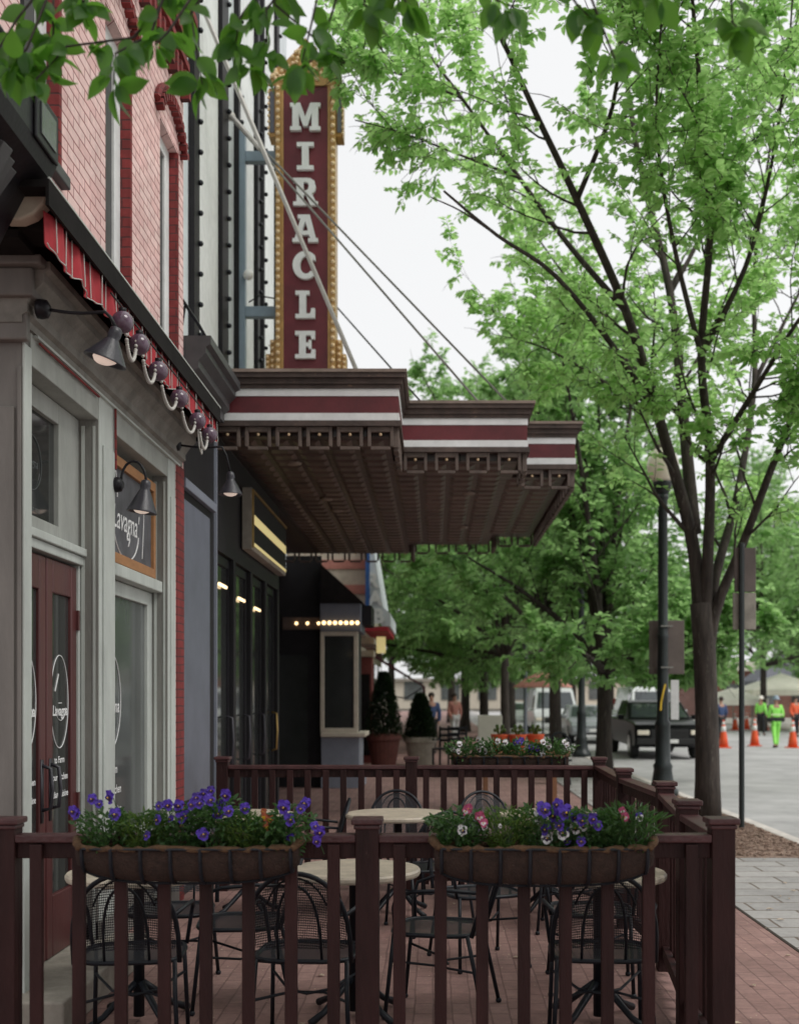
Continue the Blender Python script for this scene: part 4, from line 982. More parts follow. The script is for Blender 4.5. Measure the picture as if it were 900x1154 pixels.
# ------------------------------------------------------------------ trees
def grow(seed, limbs, env, nside=11, ntwig=6, nleaf=13, lsize=.10, side_len=1.9, droop=.0, thick=1.0, startf=.22, trunk=None):
    rg=random.Random(seed); tb=MB(); LP=[];LD=[]
    if trunk: tb.tube(trunk[0],trunk[1],14)
    def rv(s=1): return Vector((rg.gauss(0,s),rg.gauss(0,s),rg.gauss(0,s)))
    def twig(p,d,L):
        if not env(p): return
        pts=[p]; n=4; dd=d.normalized()
        for i in range(n):
            dd=(dd+rv(.16)+Vector((0,0,-.04))).normalized(); pts.append(pts[-1]+dd*L/n)
        tb.tube(pts,[.006*thick,.005*thick,.004*thick,.003*thick,.002*thick],3,False)
        for i in range(nleaf):
            t=(i+.6)/nleaf*n; k=min(n-1,int(t)); q=pts[k].lerp(pts[k+1],t-k)
            sd=dd.cross(Vector((0,0,1)));
            if sd.length<.1: sd=Vector((1,0,0))
            sd.normalize(); s=1 if i%2 else -1
            ld=(sd*s*.9+dd*.55+rv(.28)+Vector((0,0,-.18-droop)))
            if env(q): LP.append(q+ld.normalized()*.012); LD.append(ld)
    def branch(p,d,L,r,level):
        if not env(p): return
        n=6; pts=[p]; rs=[r]; dd=d.normalized()
        for i in range(n):
            dd=(dd+rv(.11)+Vector((0,0,.05))).normalized(); q=pts[-1]+dd*L/n
            if not env(q): break
            pts.append(q); rs.append(r*(1-.8*(i+1)/n))
        if len(pts)<3: return
        tb.tube(pts,rs,5,False)
        for k in range(ntwig):
            t=(.2+.8*(k+rg.random()*.8)/ntwig)*(len(pts)-1); i=min(len(pts)-2,int(t)); q=pts[i].lerp(pts[i+1],t-i)
            d2=(pts[i+1]-pts[i]).normalized(); o=rv(1); o=(o-d2*o.dot(d2)).normalized()
            if level>0 and rg.random()<.45: branch(q,(d2*.7+o*.75+Vector((0,0,.1))),L*.55,rs[i]*.6,level-1)
            else: twig(q,(d2*.7+o*.8),rg.uniform(.3,.6)*L/1.6)
        twig(pts[-1],dd,L*.3)
    for pts,rs in limbs:
        pts=[Vector(p) for p in pts]
        # smooth resample
        res=[];rr=[]
        for i in range(len(pts)-1):
            for k in range(4):
                t=k/4; p0=pts[max(i-1,0)];p1=pts[i];p2=pts[i+1];p3=pts[min(i+2,len(pts)-1)]
                res.append(.5*((2*p1)+(p2-p0)*t+(2*p0-5*p1+4*p2-p3)*t*t+(3*p1-p0-3*p2+p3)*t**3)); rr.append(rs[i]*(1-t)+rs[i+1]*t)
        res.append(pts[-1]); rr.append(rs[-1])
        tb.tube(res,rr,9)
        n=len(res)-1; ns=nside
        for k in range(ns):
            t=(startf+(1-startf)*(k+rg.random())/ns)*n; i=min(n-1,int(t)); q=res[i].lerp(res[i+1],t-i)
            d2=(res[i+1]-res[i]).normalized(); o=rv(1); o=(o-d2*o.dot(d2)).normalized()
            branch(q,d2*.75+o*.72,side_len*rg.uniform(.55,1.15)*(1-.35*t/n),max(.008,rr[i]*.38),1)
        branch(res[-1],(res[-1]-res[-2]),side_len*.8,rr[-1],1)
    LPa=np.array([tuple(p) for p in LP]); LDa=np.array([tuple(p) for p in LD]); rn=np.random.default_rng(seed)
    L=rn.uniform(.45,1.35,len(LPa))*lsize
    nr=np.tile(np.array([0,0,1.0]),(len(LPa),1))+rn.normal(0,.45,(len(LPa),3))
    v,f=leaf_arrays(LPa,LDa,nr,L,L*.62,.18)
    return tb,v,f
# main street tree
TX,TY=3.62,15.3
def env_main(q):
    z=q.z
    if z<4.0: return q.z>3.3 and math.hypot(q.x-TX,q.y-TY)<2.2
    r=1.5+.64*(z-4.0) if z<10.2 else 5.25*math.sqrt(max(0,1-((z-10.2)/3.4)**2))
    if q.x<1.9 and z<5.0: return False
    if q.x<-1.35-.0*z: return False
    return math.hypot(q.x-TX,(q.y-TY)*1.05)<r
Tm=thing('street_tree','large leafy street tree with dark forked trunk beside the kerb','tree',(TX,TY,0))
limbs=[]
def Lb(pts,r0,r1,n=None):
    k=len(pts); limbs.append(([P(*p) for p in pts],[r0+(r1-r0)*(i/(k-1))**.7 for i in range(k)]))
Lb([(792,740,15.3),(788,680,15.3),(778,600,15.3),(742,470,15.0),(705,350,14.5),(650,225,13.8),(600,120,13.1),(560,30,12.4)],.13,.022)
Lb([(742,470,15.0),(690,390,14.2),(625,310,13.3),(560,265,12.6),(500,215,12.1)],.05,.012)
Lb([(705,350,14.5),(640,275,14.6),(585,200,14.9),(520,110,15.2),(470,40,15.6),(430,-40,16)],.045,.012)
Lb([(782,600,15.3),(770,470,15.8),(755,330,16.4),(720,180,17.0),(700,40,17.5),(690,-80,18)],.10,.02)
Lb([(793,730,15.3),(797,640,15.2),(800,520,14.9),(790,400,14.2),(800,260,13.4),(790,120,12.6),(780,0,12)],.10,.02)
Lb([(794,740,15.3),(806,650,15.4),(830,560,15.9),(850,430,16.6),(850,300,17.4),(870,150,18)],.09,.02)
Lb([(794,770,15.3),(806,690,15.25),(838,610,15.0),(880,500,14.5),(930,380,14),(980,240,13.4)],.10,.02)
Lb([(790,400,14.2),(840,300,13.6),(870,180,13),(890,40,12.6)],.045,.012)
Lb([(755,330,16.4),(800,240,17),(830,120,17.8),(850,0,18.4)],.04,.012)
Lb([(770,470,15.8),(700,400,17),(650,330,18),(600,260,19)],.045,.012)
Lb([(650,225,13.8),(690,120,13.0),(700,20,12.4),(710,-60,12)],.035,.012)
Lb([(585,200,14.9),(520,175,14.6),(455,150,14.2),(400,135,13.9)],.022,.007)
Lb([(560,265,12.6),(520,238,12.5),(485,222,12.4)],.014,.006)
Lb([(520,110,15.2),(470,90,14.8),(420,75,14.4),(385,70,14)],.02,.006)
Lb([(742,470,15.0),(680,430,15.8),(620,395,16.6),(575,380,17.2)],.035,.008)
Lb([(800,520,14.9),(850,440,13.9),(900,360,13),(950,300,12.4)],.05,.012)
Lb([(790,400,14.2),(760,280,13.2),(740,150,12.4),(745,20,12)],.04,.01)
Lb([(850,430,16.6),(900,330,17.4),(950,230,18)],.04,.01)
tr=([P(797,925,15.3)+Vector((0,0,0)),P(797,880,15.3),P(796,800,15.3),P(793,720,15.3),P(790,680,15.3)],[.19,.165,.15,.15,.15])
tb,v,f=grow(11,limbs,env_main,nside=12,ntwig=6,nleaf=11,lsize=.108,side_len=2.0,trunk=tr,startf=.25)
print('main leaves',len(f)//2)
tb.build('trunk','bark',Tm,smooth=True); np_mesh('crown',v,f,'leaf_main',Tm)
# overhanging tree rooted outside the frame, branches reach across the top
To=thing('overhanging_tree','tree whose big dark green leaves hang into the top of the view','tree',(3.9,3.4,0))
rg=random.Random(21); tb=MB()
tb.tube([(3.9,3.4,0),(3.85,3.4,1.5),(3.8,3.42,3.0)],[.2,.16,.13],12)
LP=[];LD=[];LS=[]
def big(pts,r0,r1):
    pts=[Vector(p) for p in pts]; tb.tube(pts,[r0+(r1-r0)*i/(len(pts)-1) for i in range(len(pts))],7)
def clump(px,py,Y,n,size,up=0):
    c=P(px,py,Y)
    for i in range(n):
        ld=Vector((rg.gauss(0,.75),rg.gauss(0,.5),-.62+rg.gauss(0,.35)+up)); LP.append(c+Vector((rg.gauss(0,.012),rg.gauss(0,.02),rg.gauss(0,.012)))); LD.append(ld.normalized()); LS.append(size*rg.uniform(.75,1.15))
    return c
hub=Vector((3.8,3.42,3.0)); top=P(420,-70,3.7); farl=P(60,-25,3.9)
big([hub,(3.0,3.5,4.1),(1.6,3.6,4.35),top,P(230,-60,3.8),farl],.10,.012)
def sprig(start,pts,n=4,size=.10):
    pts=[P(*p) for p in pts]; st=P(*start); allp=[st]+pts
    tb.tube(allp,[.005-.003*i/len(allp) for i in range(len(allp))],4,False)
    for i in range(len(allp)-1):
        for t in (.35,.7,1.0):
            q=allp[i].lerp(allp[i+1],t)
            for k in range(n if (t==1.0) else max(1,n-2)):
                ld=Vector((rg.gauss(0,.7),rg.gauss(0,.45),-.62+rg.gauss(0,.35))); LP.append(q); LD.append(ld.normalized()); LS.append(size*rg.uniform(.7,1.15))
S0=[((60,-20,3.9),[(30,55,3.8),(10,75,3.8)],4),((60,-20,3.9),[(60,40,3.9),(40,75,3.85)],4),((230,-50,3.8),[(150,42,3.8),(75,52,3.8),(40,90,3.8)],4),
((200,-50,3.8),[(170,38,3.75),(130,60,3.7),(128,95,3.7)],4),((260,-55,3.8),[(215,15,3.8),(225,80,3.8),(228,95,3.8)],3),((250,-55,3.8),[(190,35,3.7),(175,50,3.7)],3),
((330,-60,3.75),[(270,20,3.7),(265,50,3.7),(285,75,3.7)],4),((360,-60,3.7),[(300,10,3.7),(300,60,3.7)],4),((370,-60,3.7),[(350,30,3.65),(340,70,3.65)],3),
((400,-70,3.7),[(360,60,3.7),(330,85,3.7)],3),((420,-70,3.7),[(410,5,3.7),(420,10,3.7)],3),((440,-60,3.7),[(450,-5,3.7),(462,5,3.7)],3),((500,-60,3.7),[(560,0,3.6),(580,8,3.6)],3),
((600,-70,3.6),[(650,5,3.6),(665,20,3.6)],3),((640,-70,3.6),[(690,60,3.6),(695,70,3.6)],3),((700,-70,3.6),[(730,-15,3.6),(745,-5,3.6)],2),((820,-70,3.5),[(825,25,3.5),(835,35,3.5)],3),
((100,-40,3.8),[(90,10,3.8),(95,0,3.8)],4),((60,-30,3.9),[(20,20,3.9),(-5,60,3.9)],3),((300,-60,3.8),[(310,5,3.8),(375,60,3.7)],3)]
big([hub,(3.0,3.4,4.0),P(820,-80,3.5),P(640,-75,3.6),P(500,-65,3.7)],.06,.012)
for a,b,n in S0: sprig(a,b,n,.098)
LPa=np.array([tuple(p) for p in LP]); LDa=np.array([tuple(p) for p in LD]); rn=np.random.default_rng(9)
L=np.array(LS); nr=rn.normal(0,.6,(len(L),3))+np.array([0,-.5,.5])
# finer leaf: 10 verts
def big_leaves(pos,d,nr,L):
    d=d/np.linalg.norm(d,axis=1,keepdims=True); s=np.cross(d,nr); s/=np.linalg.norm(s,axis=1,keepdims=True)+1e-9; u=np.cross(s,d)
    prof=[(0,0),(.12,.17),(.30,.29),(.52,.31),(.75,.20),(.90,.07),(1.0,0)]
    vs=[];n=len(pos); L=L[:,None]
    mid=[pos+d*(L*(.12+a))-u*L*.22*a*a for a,_ in prof]
    lf=[m+s*L*w+u*L*w*.28 for m,(a,w) in zip(mid,prof)][1:-1]; rt=[m-s*L*w+u*L*w*.28 for m,(a,w) in zip(mid,prof)][1:-1]
    # petiole as sliver included in first tri
    V=np.stack(mid+lf+rt,1).reshape(-1,3); k=17
    F_=[]
    base=[(0,7,8,1)] if False else []
    q=[]
    def mi(i): return i
    def li(i): return 7+i-1
    def ri(i): return 12+i-1
    for i in range(1,5): q.append((mi(i),mi(i+1),li(i+1),li(i))); q.append((mi(i),ri(i),ri(i+1),mi(i+1)))
    q.append((mi(0),mi(1),li(1),li(1))); 
    quads=[x for x in q if len(set(x))==4]; tris=[(mi(0),mi(1),li(1)),(mi(0),ri(1),mi(1)),(mi(5),mi(6),li(5)),(mi(5),ri(5),mi(6))]
    fs=[]
    for j in range(n):
        fs+= [tuple(a+j*k for a in x) for x in quads]+[tuple(a+j*k for a in x) for x in tris]
    return V,fs
V,fs=big_leaves(LPa,LDa,nr,L)
mb=MB(); mb.add([tuple(p) for p in V],fs)
# unseen extra crown, added high over the patio to shade it
rn=np.random.default_rng(77); nc=120; cen=[]
while len(cen)<nc:
    c=np.array([rn.uniform(-.9,4.5),rn.uniform(-1.5,8.5),rn.uniform(4.6,8.8)])
    if c[2]<1.65+.66*max(c[1],0)+.75 or c[2]<4.7: continue
    if c[0]<-1.2 and c[2]<7.5: continue
    cen.append(c)
cp_=[];cd_=[];cl_=[]
for c in cen:
    k=70; q=c+rn.normal(0,.34,(k,3)); ok=(q[:,2]>1.65+.66*q[:,1]+.12)&(q[:,0]>-1.95); q=q[ok]
    cp_.append(q); cd_.append(rn.normal(0,1,(len(q),3))+np.array([0,0,-.4])); cl_.append(rn.uniform(.07,.12,len(q)))
    tb.tube([hub,Vector((hub+Vector(c))/2)+Vector((0,0,.4)),Vector(c)],[.03,.02,.006],4,False)
V2,fs2=big_leaves(np.concatenate(cp_),np.concatenate(cd_),rn.normal(0,.5,(sum(len(a) for a in cp_),3))+np.array([0,0,1.]),np.concatenate(cl_))
mb.add([tuple(p) for p in V2],fs2)
o=mb.build('crown','leaf_near',To,smooth=True); tb.build('trunk','bark',To,smooth=True)

# background trees: three kinds, copied
def bg_tree(seed,h,spread,fork,lsize=.17,nl=12,dense=9,kind='leaf_back',n_l=13,low=1.9):
    rg=random.Random(seed); limbs=[]; r0=.17
    for i in range(n_l):
        a=2*math.pi*i/n_l+rg.uniform(-.3,.3); out=spread*rg.uniform(.45,.8) if i%3 else spread*.2
        top=h*rg.uniform(.72,.9) if i%3 else h*.93
        if i%4==1: top=h*.5; out=spread*.85
        if i>=n_l-4: top=h*.27+rg.uniform(0,.6); out=spread*rg.uniform(.8,1.0)
        pts=[Vector((0,0,fork)),Vector((math.cos(a)*out*.22,math.sin(a)*out*.22,fork+(top-fork)*.33)),Vector((math.cos(a)*out*.6,math.sin(a)*out*.6,fork+(top-fork)*.7)),Vector((math.cos(a)*out,math.sin(a)*out,top))]
        limbs.append((pts,[.10,.07,.045,.02]))
    def env(q):
        t=(q.z-low)/(h-low)
        if t<0 or t>1.05: return False
        return math.hypot(q.x,q.y)<spread*(.75+.55*math.sin(math.pi*min(1,t)**.8))
    return grow(seed,limbs,env,nside=dense,ntwig=6,nleaf=nl,lsize=lsize,side_len=2.4*spread/4,thick=1.5,trunk=([(0,0,-.1),(0,0,.5),(.02,.02,fork*.6),(0,0,fork+.1)],[.24,.18,.16,.15]),startf=.15)
protos=[]
for sd,h,sp,fk in ((31,11.5,4.6,2.6),(32,9.5,3.6,2.2),(33,13,5.4,3.2)):
    tb,v,f=bg_tree(sd,h,sp,fk); to=tb.build('trunk','bark',None,smooth=True); cr=np_mesh('crown',v,f,'leaf_back',None)
    protos.append((to.data,cr.data)); bpy.data.objects.remove(to); bpy.data.objects.remove(cr); print('bg leaves',len(f)//2)
def place_tree(k,x,y,rz,s,label,sx=1.0):
    t=bpy.data.objects.new('background_tree',None); COL.objects.link(t); t.location=(x,y,0); t.rotation_euler=(0,0,R(rz)); t.scale=(s*sx,s*sx,s)
    t['label']=label; t['category']='tree'; t['group']='trees along the street beyond the canopy'
    for nm,me in zip(('trunk','crown'),protos[k]):
        o=bpy.data.objects.new(nm,me); COL.objects.link(o); o.parent=t
    return t
place_tree(1,3.6,24.6,10,1.0,'slim young street tree just behind the lamp post, left of it')
place_tree(0,3.5,33.5,80,1.05,'street tree with a thick forked trunk behind the far patio planter')
place_tree(2,2.5,41,150,.95,'wide dark trunked tree left of the forked street tree')
place_tree(0,2.0,47,200,1.1,'dark leaning tree trunk behind the white sandwich board')
place_tree(1,1.4,54,20,1.3,'thin trunked tree nearest the far pavement shops')
place_tree(2,4.0,60,75,1.1,'distant street tree behind the forked one')
place_tree(2,16.5,58,30,1.0,'tree standing beyond the traffic cones at the right edge')
place_tree(0,21.5,64,120,1.05,'broad tree behind the hi-vis worker at the far right')
place_tree(2,9.0,75,210,1.1,'far tree seen between the lamp post and the big trunk')
place_tree(0,12.5,82,310,1.2,'far tree seen just right of the big street tree trunk')
place_tree(2,1.0,72,330,1.35,'tall distant tree closing the view above the marquee')
place_tree(2,-2.5,66,30,1.2,'distant tree above the maroon awning')
place_tree(2,5.5,92,100,1.3,'farthest tree in the middle of the street view')
place_tree(0,25,80,10,1.3,'distant tree behind the white market tents')

# ------------------------------------------------------------------ street furniture
def lamp_post(label,x,y,globe=True,h=5.2):
    L=thing('street_lamp',label,'street lamp',(x,y,0),'street lamp posts')
    MB().lathe([(.26,0),(.26,.10),(.20,.16),(.18,.25),(.15,.45),(.165,.5),(.13,.56),(.12,1.15),(.135,1.2),(.10,1.26),(.085,2.6),(.10,2.64),(.085,2.68),(.078,h-.3),(.10,h-.27),(.09,h-.2)],(x,y,0),18).build('pole','lamp_green',L,smooth=True)
    MB().lathe([(.09,h-.2),(.13,h-.12),(.16,h-.03),(.17,h)],(x,y,0),18).build('globe_holder','lamp_green',L,smooth=True)
    if globe:
        MB().lathe([(.15,h),(.24,h+.12),(.265,h+.28),(.235,h+.43),(.15,h+.54),(.10,h+.57)],(x,y,0),20).build('globe','globe_glass',L,smooth=True)
        MB().lathe([(.14,h+.56),(.14,h+.60),(.09,h+.66),(.05,h+.74),(.06,h+.76),(.01,h+.84)],(x,y,0),16).build('finial','sandstone',L,smooth=True)
    return L
L1=lamp_post('tall black lamp post with a cream globe beside the big street tree',3.77,19.1)
MB().box(3.70,3.94,19.22,19.25,1.02,1.1) if False else None
sb=MB().box(3.57,4.16,19.25,19.27,2.02,2.92).build('sign_plate','sign_back',L1,bevel=.02)
MB().box(3.72,3.92,18.99,19.24,2.80,2.82).box(3.72,3.92,18.99,19.24,2.12,2.14).build('sign_strap','trim_grey',L1)
MB().box(3.87,4.00,18.93,18.945,1.27,1.92).build('notice','cloth_white',L1)
MB().tube([(3.78,18.95,1.85),(3.74,18.93,1.7),(3.71,18.94,1.55),(3.70,18.93,1.42)],.016,5).build('ribbon','petal_yellow',L1)
lamp_post('second black lamp post further along, seen left of the young tree',4.0,31.5,True,5.2)
B2=thing('blue_pole','slim blue painted pole between the far tree trunks','pole',(3.6,46,0))
MB().lathe([(.12,0),(.12,.2),(.08,.25),(.08,4.0),(.01,4.05)],(3.6,46,0),12).build('shaft','slate_grey',B2,smooth=True)
MB().box(3.35,3.42,45.9,45.95,2.6,3.3).build('plate','tent_white',B2)
SP=thing('sign_post','thin green sign post carrying two brown sign backs beside the mulch bed','sign',(3.80,14.3,0))
MB().lathe([(.035,0),(.035,3.55),(.001,3.56)],(3.80,14.3,0),8).build('post','lamp_green',SP)
MB().box(3.72,3.99,14.34,14.36,2.95,3.5).build('sign_plate','sign_back',SP,bevel=.02)
MB().box(3.70,3.99,14.34,14.36,2.48,2.94).build('sign_plate','sandstone',SP,bevel=.02)
# sandwich board
AB=thing('sandwich_board','white sandwich board sign standing beyond the far fence planter','sign',(1.2,20,0))
ax=(552-VX)/F*27
rot=Matrix.Rotation(R(10),3,'X'); rot2=Matrix.Rotation(R(-10),3,'X')
OFF[AB.name]=(ax,27,0); AB.location=(ax,27,0)
a=MB().cbox((ax,26.85,.62),(.56,.03,1.2),Matrix.Rotation(R(-10),3,'X')).build('front_panel','tent_white',AB,bevel=.01)
MB().cbox((ax,27.15,.62),(.56,.03,1.2),Matrix.Rotation(R(10),3,'X')).build('back_panel','tent_white',AB,bevel=.01)
MB().cbox((ax,26.81,.55),(.34,.008,.03),Matrix.Rotation(R(-10),3,'X')).cbox((ax,26.80,.48),(.34,.008,.03),Matrix.Rotation(R(-10),3,'X')).build('lettering','trim_grey',a)
# pots with shrubs
def pot(label,x,y,r,h,m,g='potted shrubs beside the ticket booth'):
    p=thing('plant_pot',label,'plant pot',(x,y,0),g)
    MB().lathe([(r*.66,0),(r*.9,h*.8),(r,h*.82),(r,h),(r*.88,h),(r*.86,h*.9),(.01,h*.9)],(x,y,0),22).build('pot',m,p,smooth=False)
    return p
def shrub(label,x,y,z,r,h,seed):
    s=thing('pot_shrub',label,'shrub',(x,y,z),'potted shrubs beside the ticket booth'); rn=np.random.default_rng(seed); n=5200
    hh=rn.uniform(0,1,n); t=rn.uniform(0,2*np.pi,n); rad=r*(1.05-hh)**.6*np.sqrt(rn.uniform(.02,1,n))
    pos=np.stack([x+np.cos(t)*rad,y+np.sin(t)*rad,z+hh*h],1); d=np.stack([np.cos(t),np.sin(t),np.full(n,.8)],1)+rn.normal(0,.4,(n,3))
    L=rn.uniform(.05,.09,n); v,f=leaf_arrays(pos,d,np.tile([0,0,1.],(n,1))+rn.normal(0,.4,(n,3)),L,L*.5); np_mesh('foliage',v,f,'leaf_dark',s)
    MB().tube([(x,y,z-.1),(x,y,z+h*.6)],[.03,.01],6).build('stem','bark',s)
pot('large terracotta pot right of the ticket booth',-1.20,27,.42,.78,'terracotta'); shrub('dark evergreen cone shrub in the terracotta pot',-1.20,27,.7,.45,1.5,1)
pot('pale square shouldered pot next to the terracotta pot',-.35,27.6,.40,.68,'pale_pot'); shrub('dark rounded shrub in the pale pot',-.35,27.6,.6,.40,1.1,2)
# outdoor dark bench/chairs beyond
def dining_chair(label,x,y,rz):
    c=thing('dining_chair',label,'chair',(0,0,0),'dark chairs on the far pavement')
    MB().box(-.25,.25,-.25,.25,.43,.47).build('seat','iron',c,bevel=.01)
    b=MB()
    for z in (.6,.72,.86): b.box(-.24,.24,-.27,-.24,z,z+.06)
    b.build('backrest','iron',c)
    for sx in (-.23,.23):
        for sy in (-.24,.22): MB().box(sx-.02,sx+.02,sy-.02,sy+.02,0,.43 if sy>0 else .95).build('leg','iron',c)
        MB().box(sx-.02,sx+.02,-.22,.22,.64,.67).build('armrest','iron',c)
    c.location=(x,y,0); c.rotation_euler=(0,0,R(rz)); return c
dining_chair('dark slatted chair just right of the pale pot',.25,26.5,160)
dining_chair('dark slatted chair beyond the far fence at the planter end',.62,27.5,200)
# green-grey pavement furniture: black round backed chair near the forked tree
def round_chair(label,x,y,rz):
    c=thing('bistro_chair',label,'chair',(0,0,0),'dark chairs on the far pavement')
    MB().lathe([(.001,.44),(.22,.44),(.22,.47),(.001,.47)],(0,0,0),18).build('seat','iron',c)
    MB().tube([(.24*math.cos(R(a)),-.2,.55+.42*math.sin(R(a))) for a in range(0,181,15)],.02,6).tube([(.13*math.cos(R(a)),-.2,.6+.25*math.sin(R(a))) for a in range(0,181,20)],.015,6).build('backrest','iron',c)
    for k in range(4): MB().tube([(.17*math.cos(R(45+90*k)),.17*math.sin(R(45+90*k)),.44),(.24*math.cos(R(45+90*k)),.24*math.sin(R(45+90*k)),0)],.015,6).build('leg','iron',c)
    c.location=(x,y,0); c.rotation_euler=(0,0,R(rz))
round_chair('round backed dark chair at the foot of the forked street tree',2.35,21.6,180)
# cones
def cone_mb():
    pass
def cone(label,x,y,z=-.12,h=.95,first=[None]):
    if first[0] is None:
        c=thing('traffic_cone',label,'traffic cone',(0,0,0),'orange traffic cones in the road')
        MB().box(-.22,.22,-.22,.22,0,.04).build('base','cone_orange',c,bevel=.01)
        MB().lathe([(.17,.04),(.135,.30),(.03,.95),(.02,.96)],(0,0,0),16).build('body','cone_orange',c,smooth=True)
        MB().lathe([(.094,.56),(.069,.74)],(0,0,0),16).lathe([(.056,.80),(.042,.90)],(0,0,0),16).build('stripe','cone_white',c,smooth=True)
        c.location=(x,y,z); first[0]=c; return c
    return dup(first[0],(x,y,z),random.uniform(0,1.5),label)
cp=[(815,843,'orange cone just right of the big tree trunk'),(850,841,'orange cone in front of the hi-vis worker, to his left'),(893,843,'orange cone at the right edge of the road'),
(828,823,'small far cone behind the sign post, on its left'),(841,822,'small far cone immediately right of the sign post'),(855,818,'far cone left of the worker near the tents'),(898,820,'far cone at the right edge behind the nearer one'),(862,823,'far cone tucked behind the worker')]
for px,py,lb in cp:
    Y=1.77*F/(py-VY); cone(lb,(px-VX)/F*Y,Y)
# orange barrels / chairs behind the far planter
def orange_bucket(label,px,Y,z):
    x=(px-VX)/F*Y; c=thing('orange_pot',label,'flower pot',(x,Y,z),'orange pots on the far cafe table')
    MB().lathe([(.08,0),(.13,.22),(.14,.24),(.12,.24),(.10,.05),(.001,.05)],(x,Y,z),16).build('pot','orange_cloth',c,smooth=True)
    s=MB()
    for k in range(6):
        a=k*1.05; s.tube([(x,Y,z+.2),(x+.05*math.cos(a),Y+.05*math.sin(a),z+.30)],[.006,.012],5); s.ball((x+.07*math.cos(a),Y+.07*math.sin(a),z+.30+.03*(k%3)),.028,6,4)
    s.build('sprig','leaf_lime',c)
tx=(585-VX)/F*17
CT=thing('cafe_table','orange brown cafe table beyond the far fence','table',(tx,17,0))
MB().box(tx-.55,tx+.55,16.7,17.3,.80,.85).build('table_top','table_wood',CT,bevel=.01)
for sx in (-.5,.5):
    for sy in (-.25,.25): MB().box(tx+sx-.025,tx+sx+.025,17+sy-.025,17+sy+.025,0,.80).build('leg','table_wood',CT)
orange_bucket('orange flower pot on the left of the far cafe table',563,17,.851); orange_bucket('orange flower pot on the right of the far cafe table',603,17.1,.851)
orange_bucket('orange flower pot in the middle of the far cafe table',583,16.95,.851)

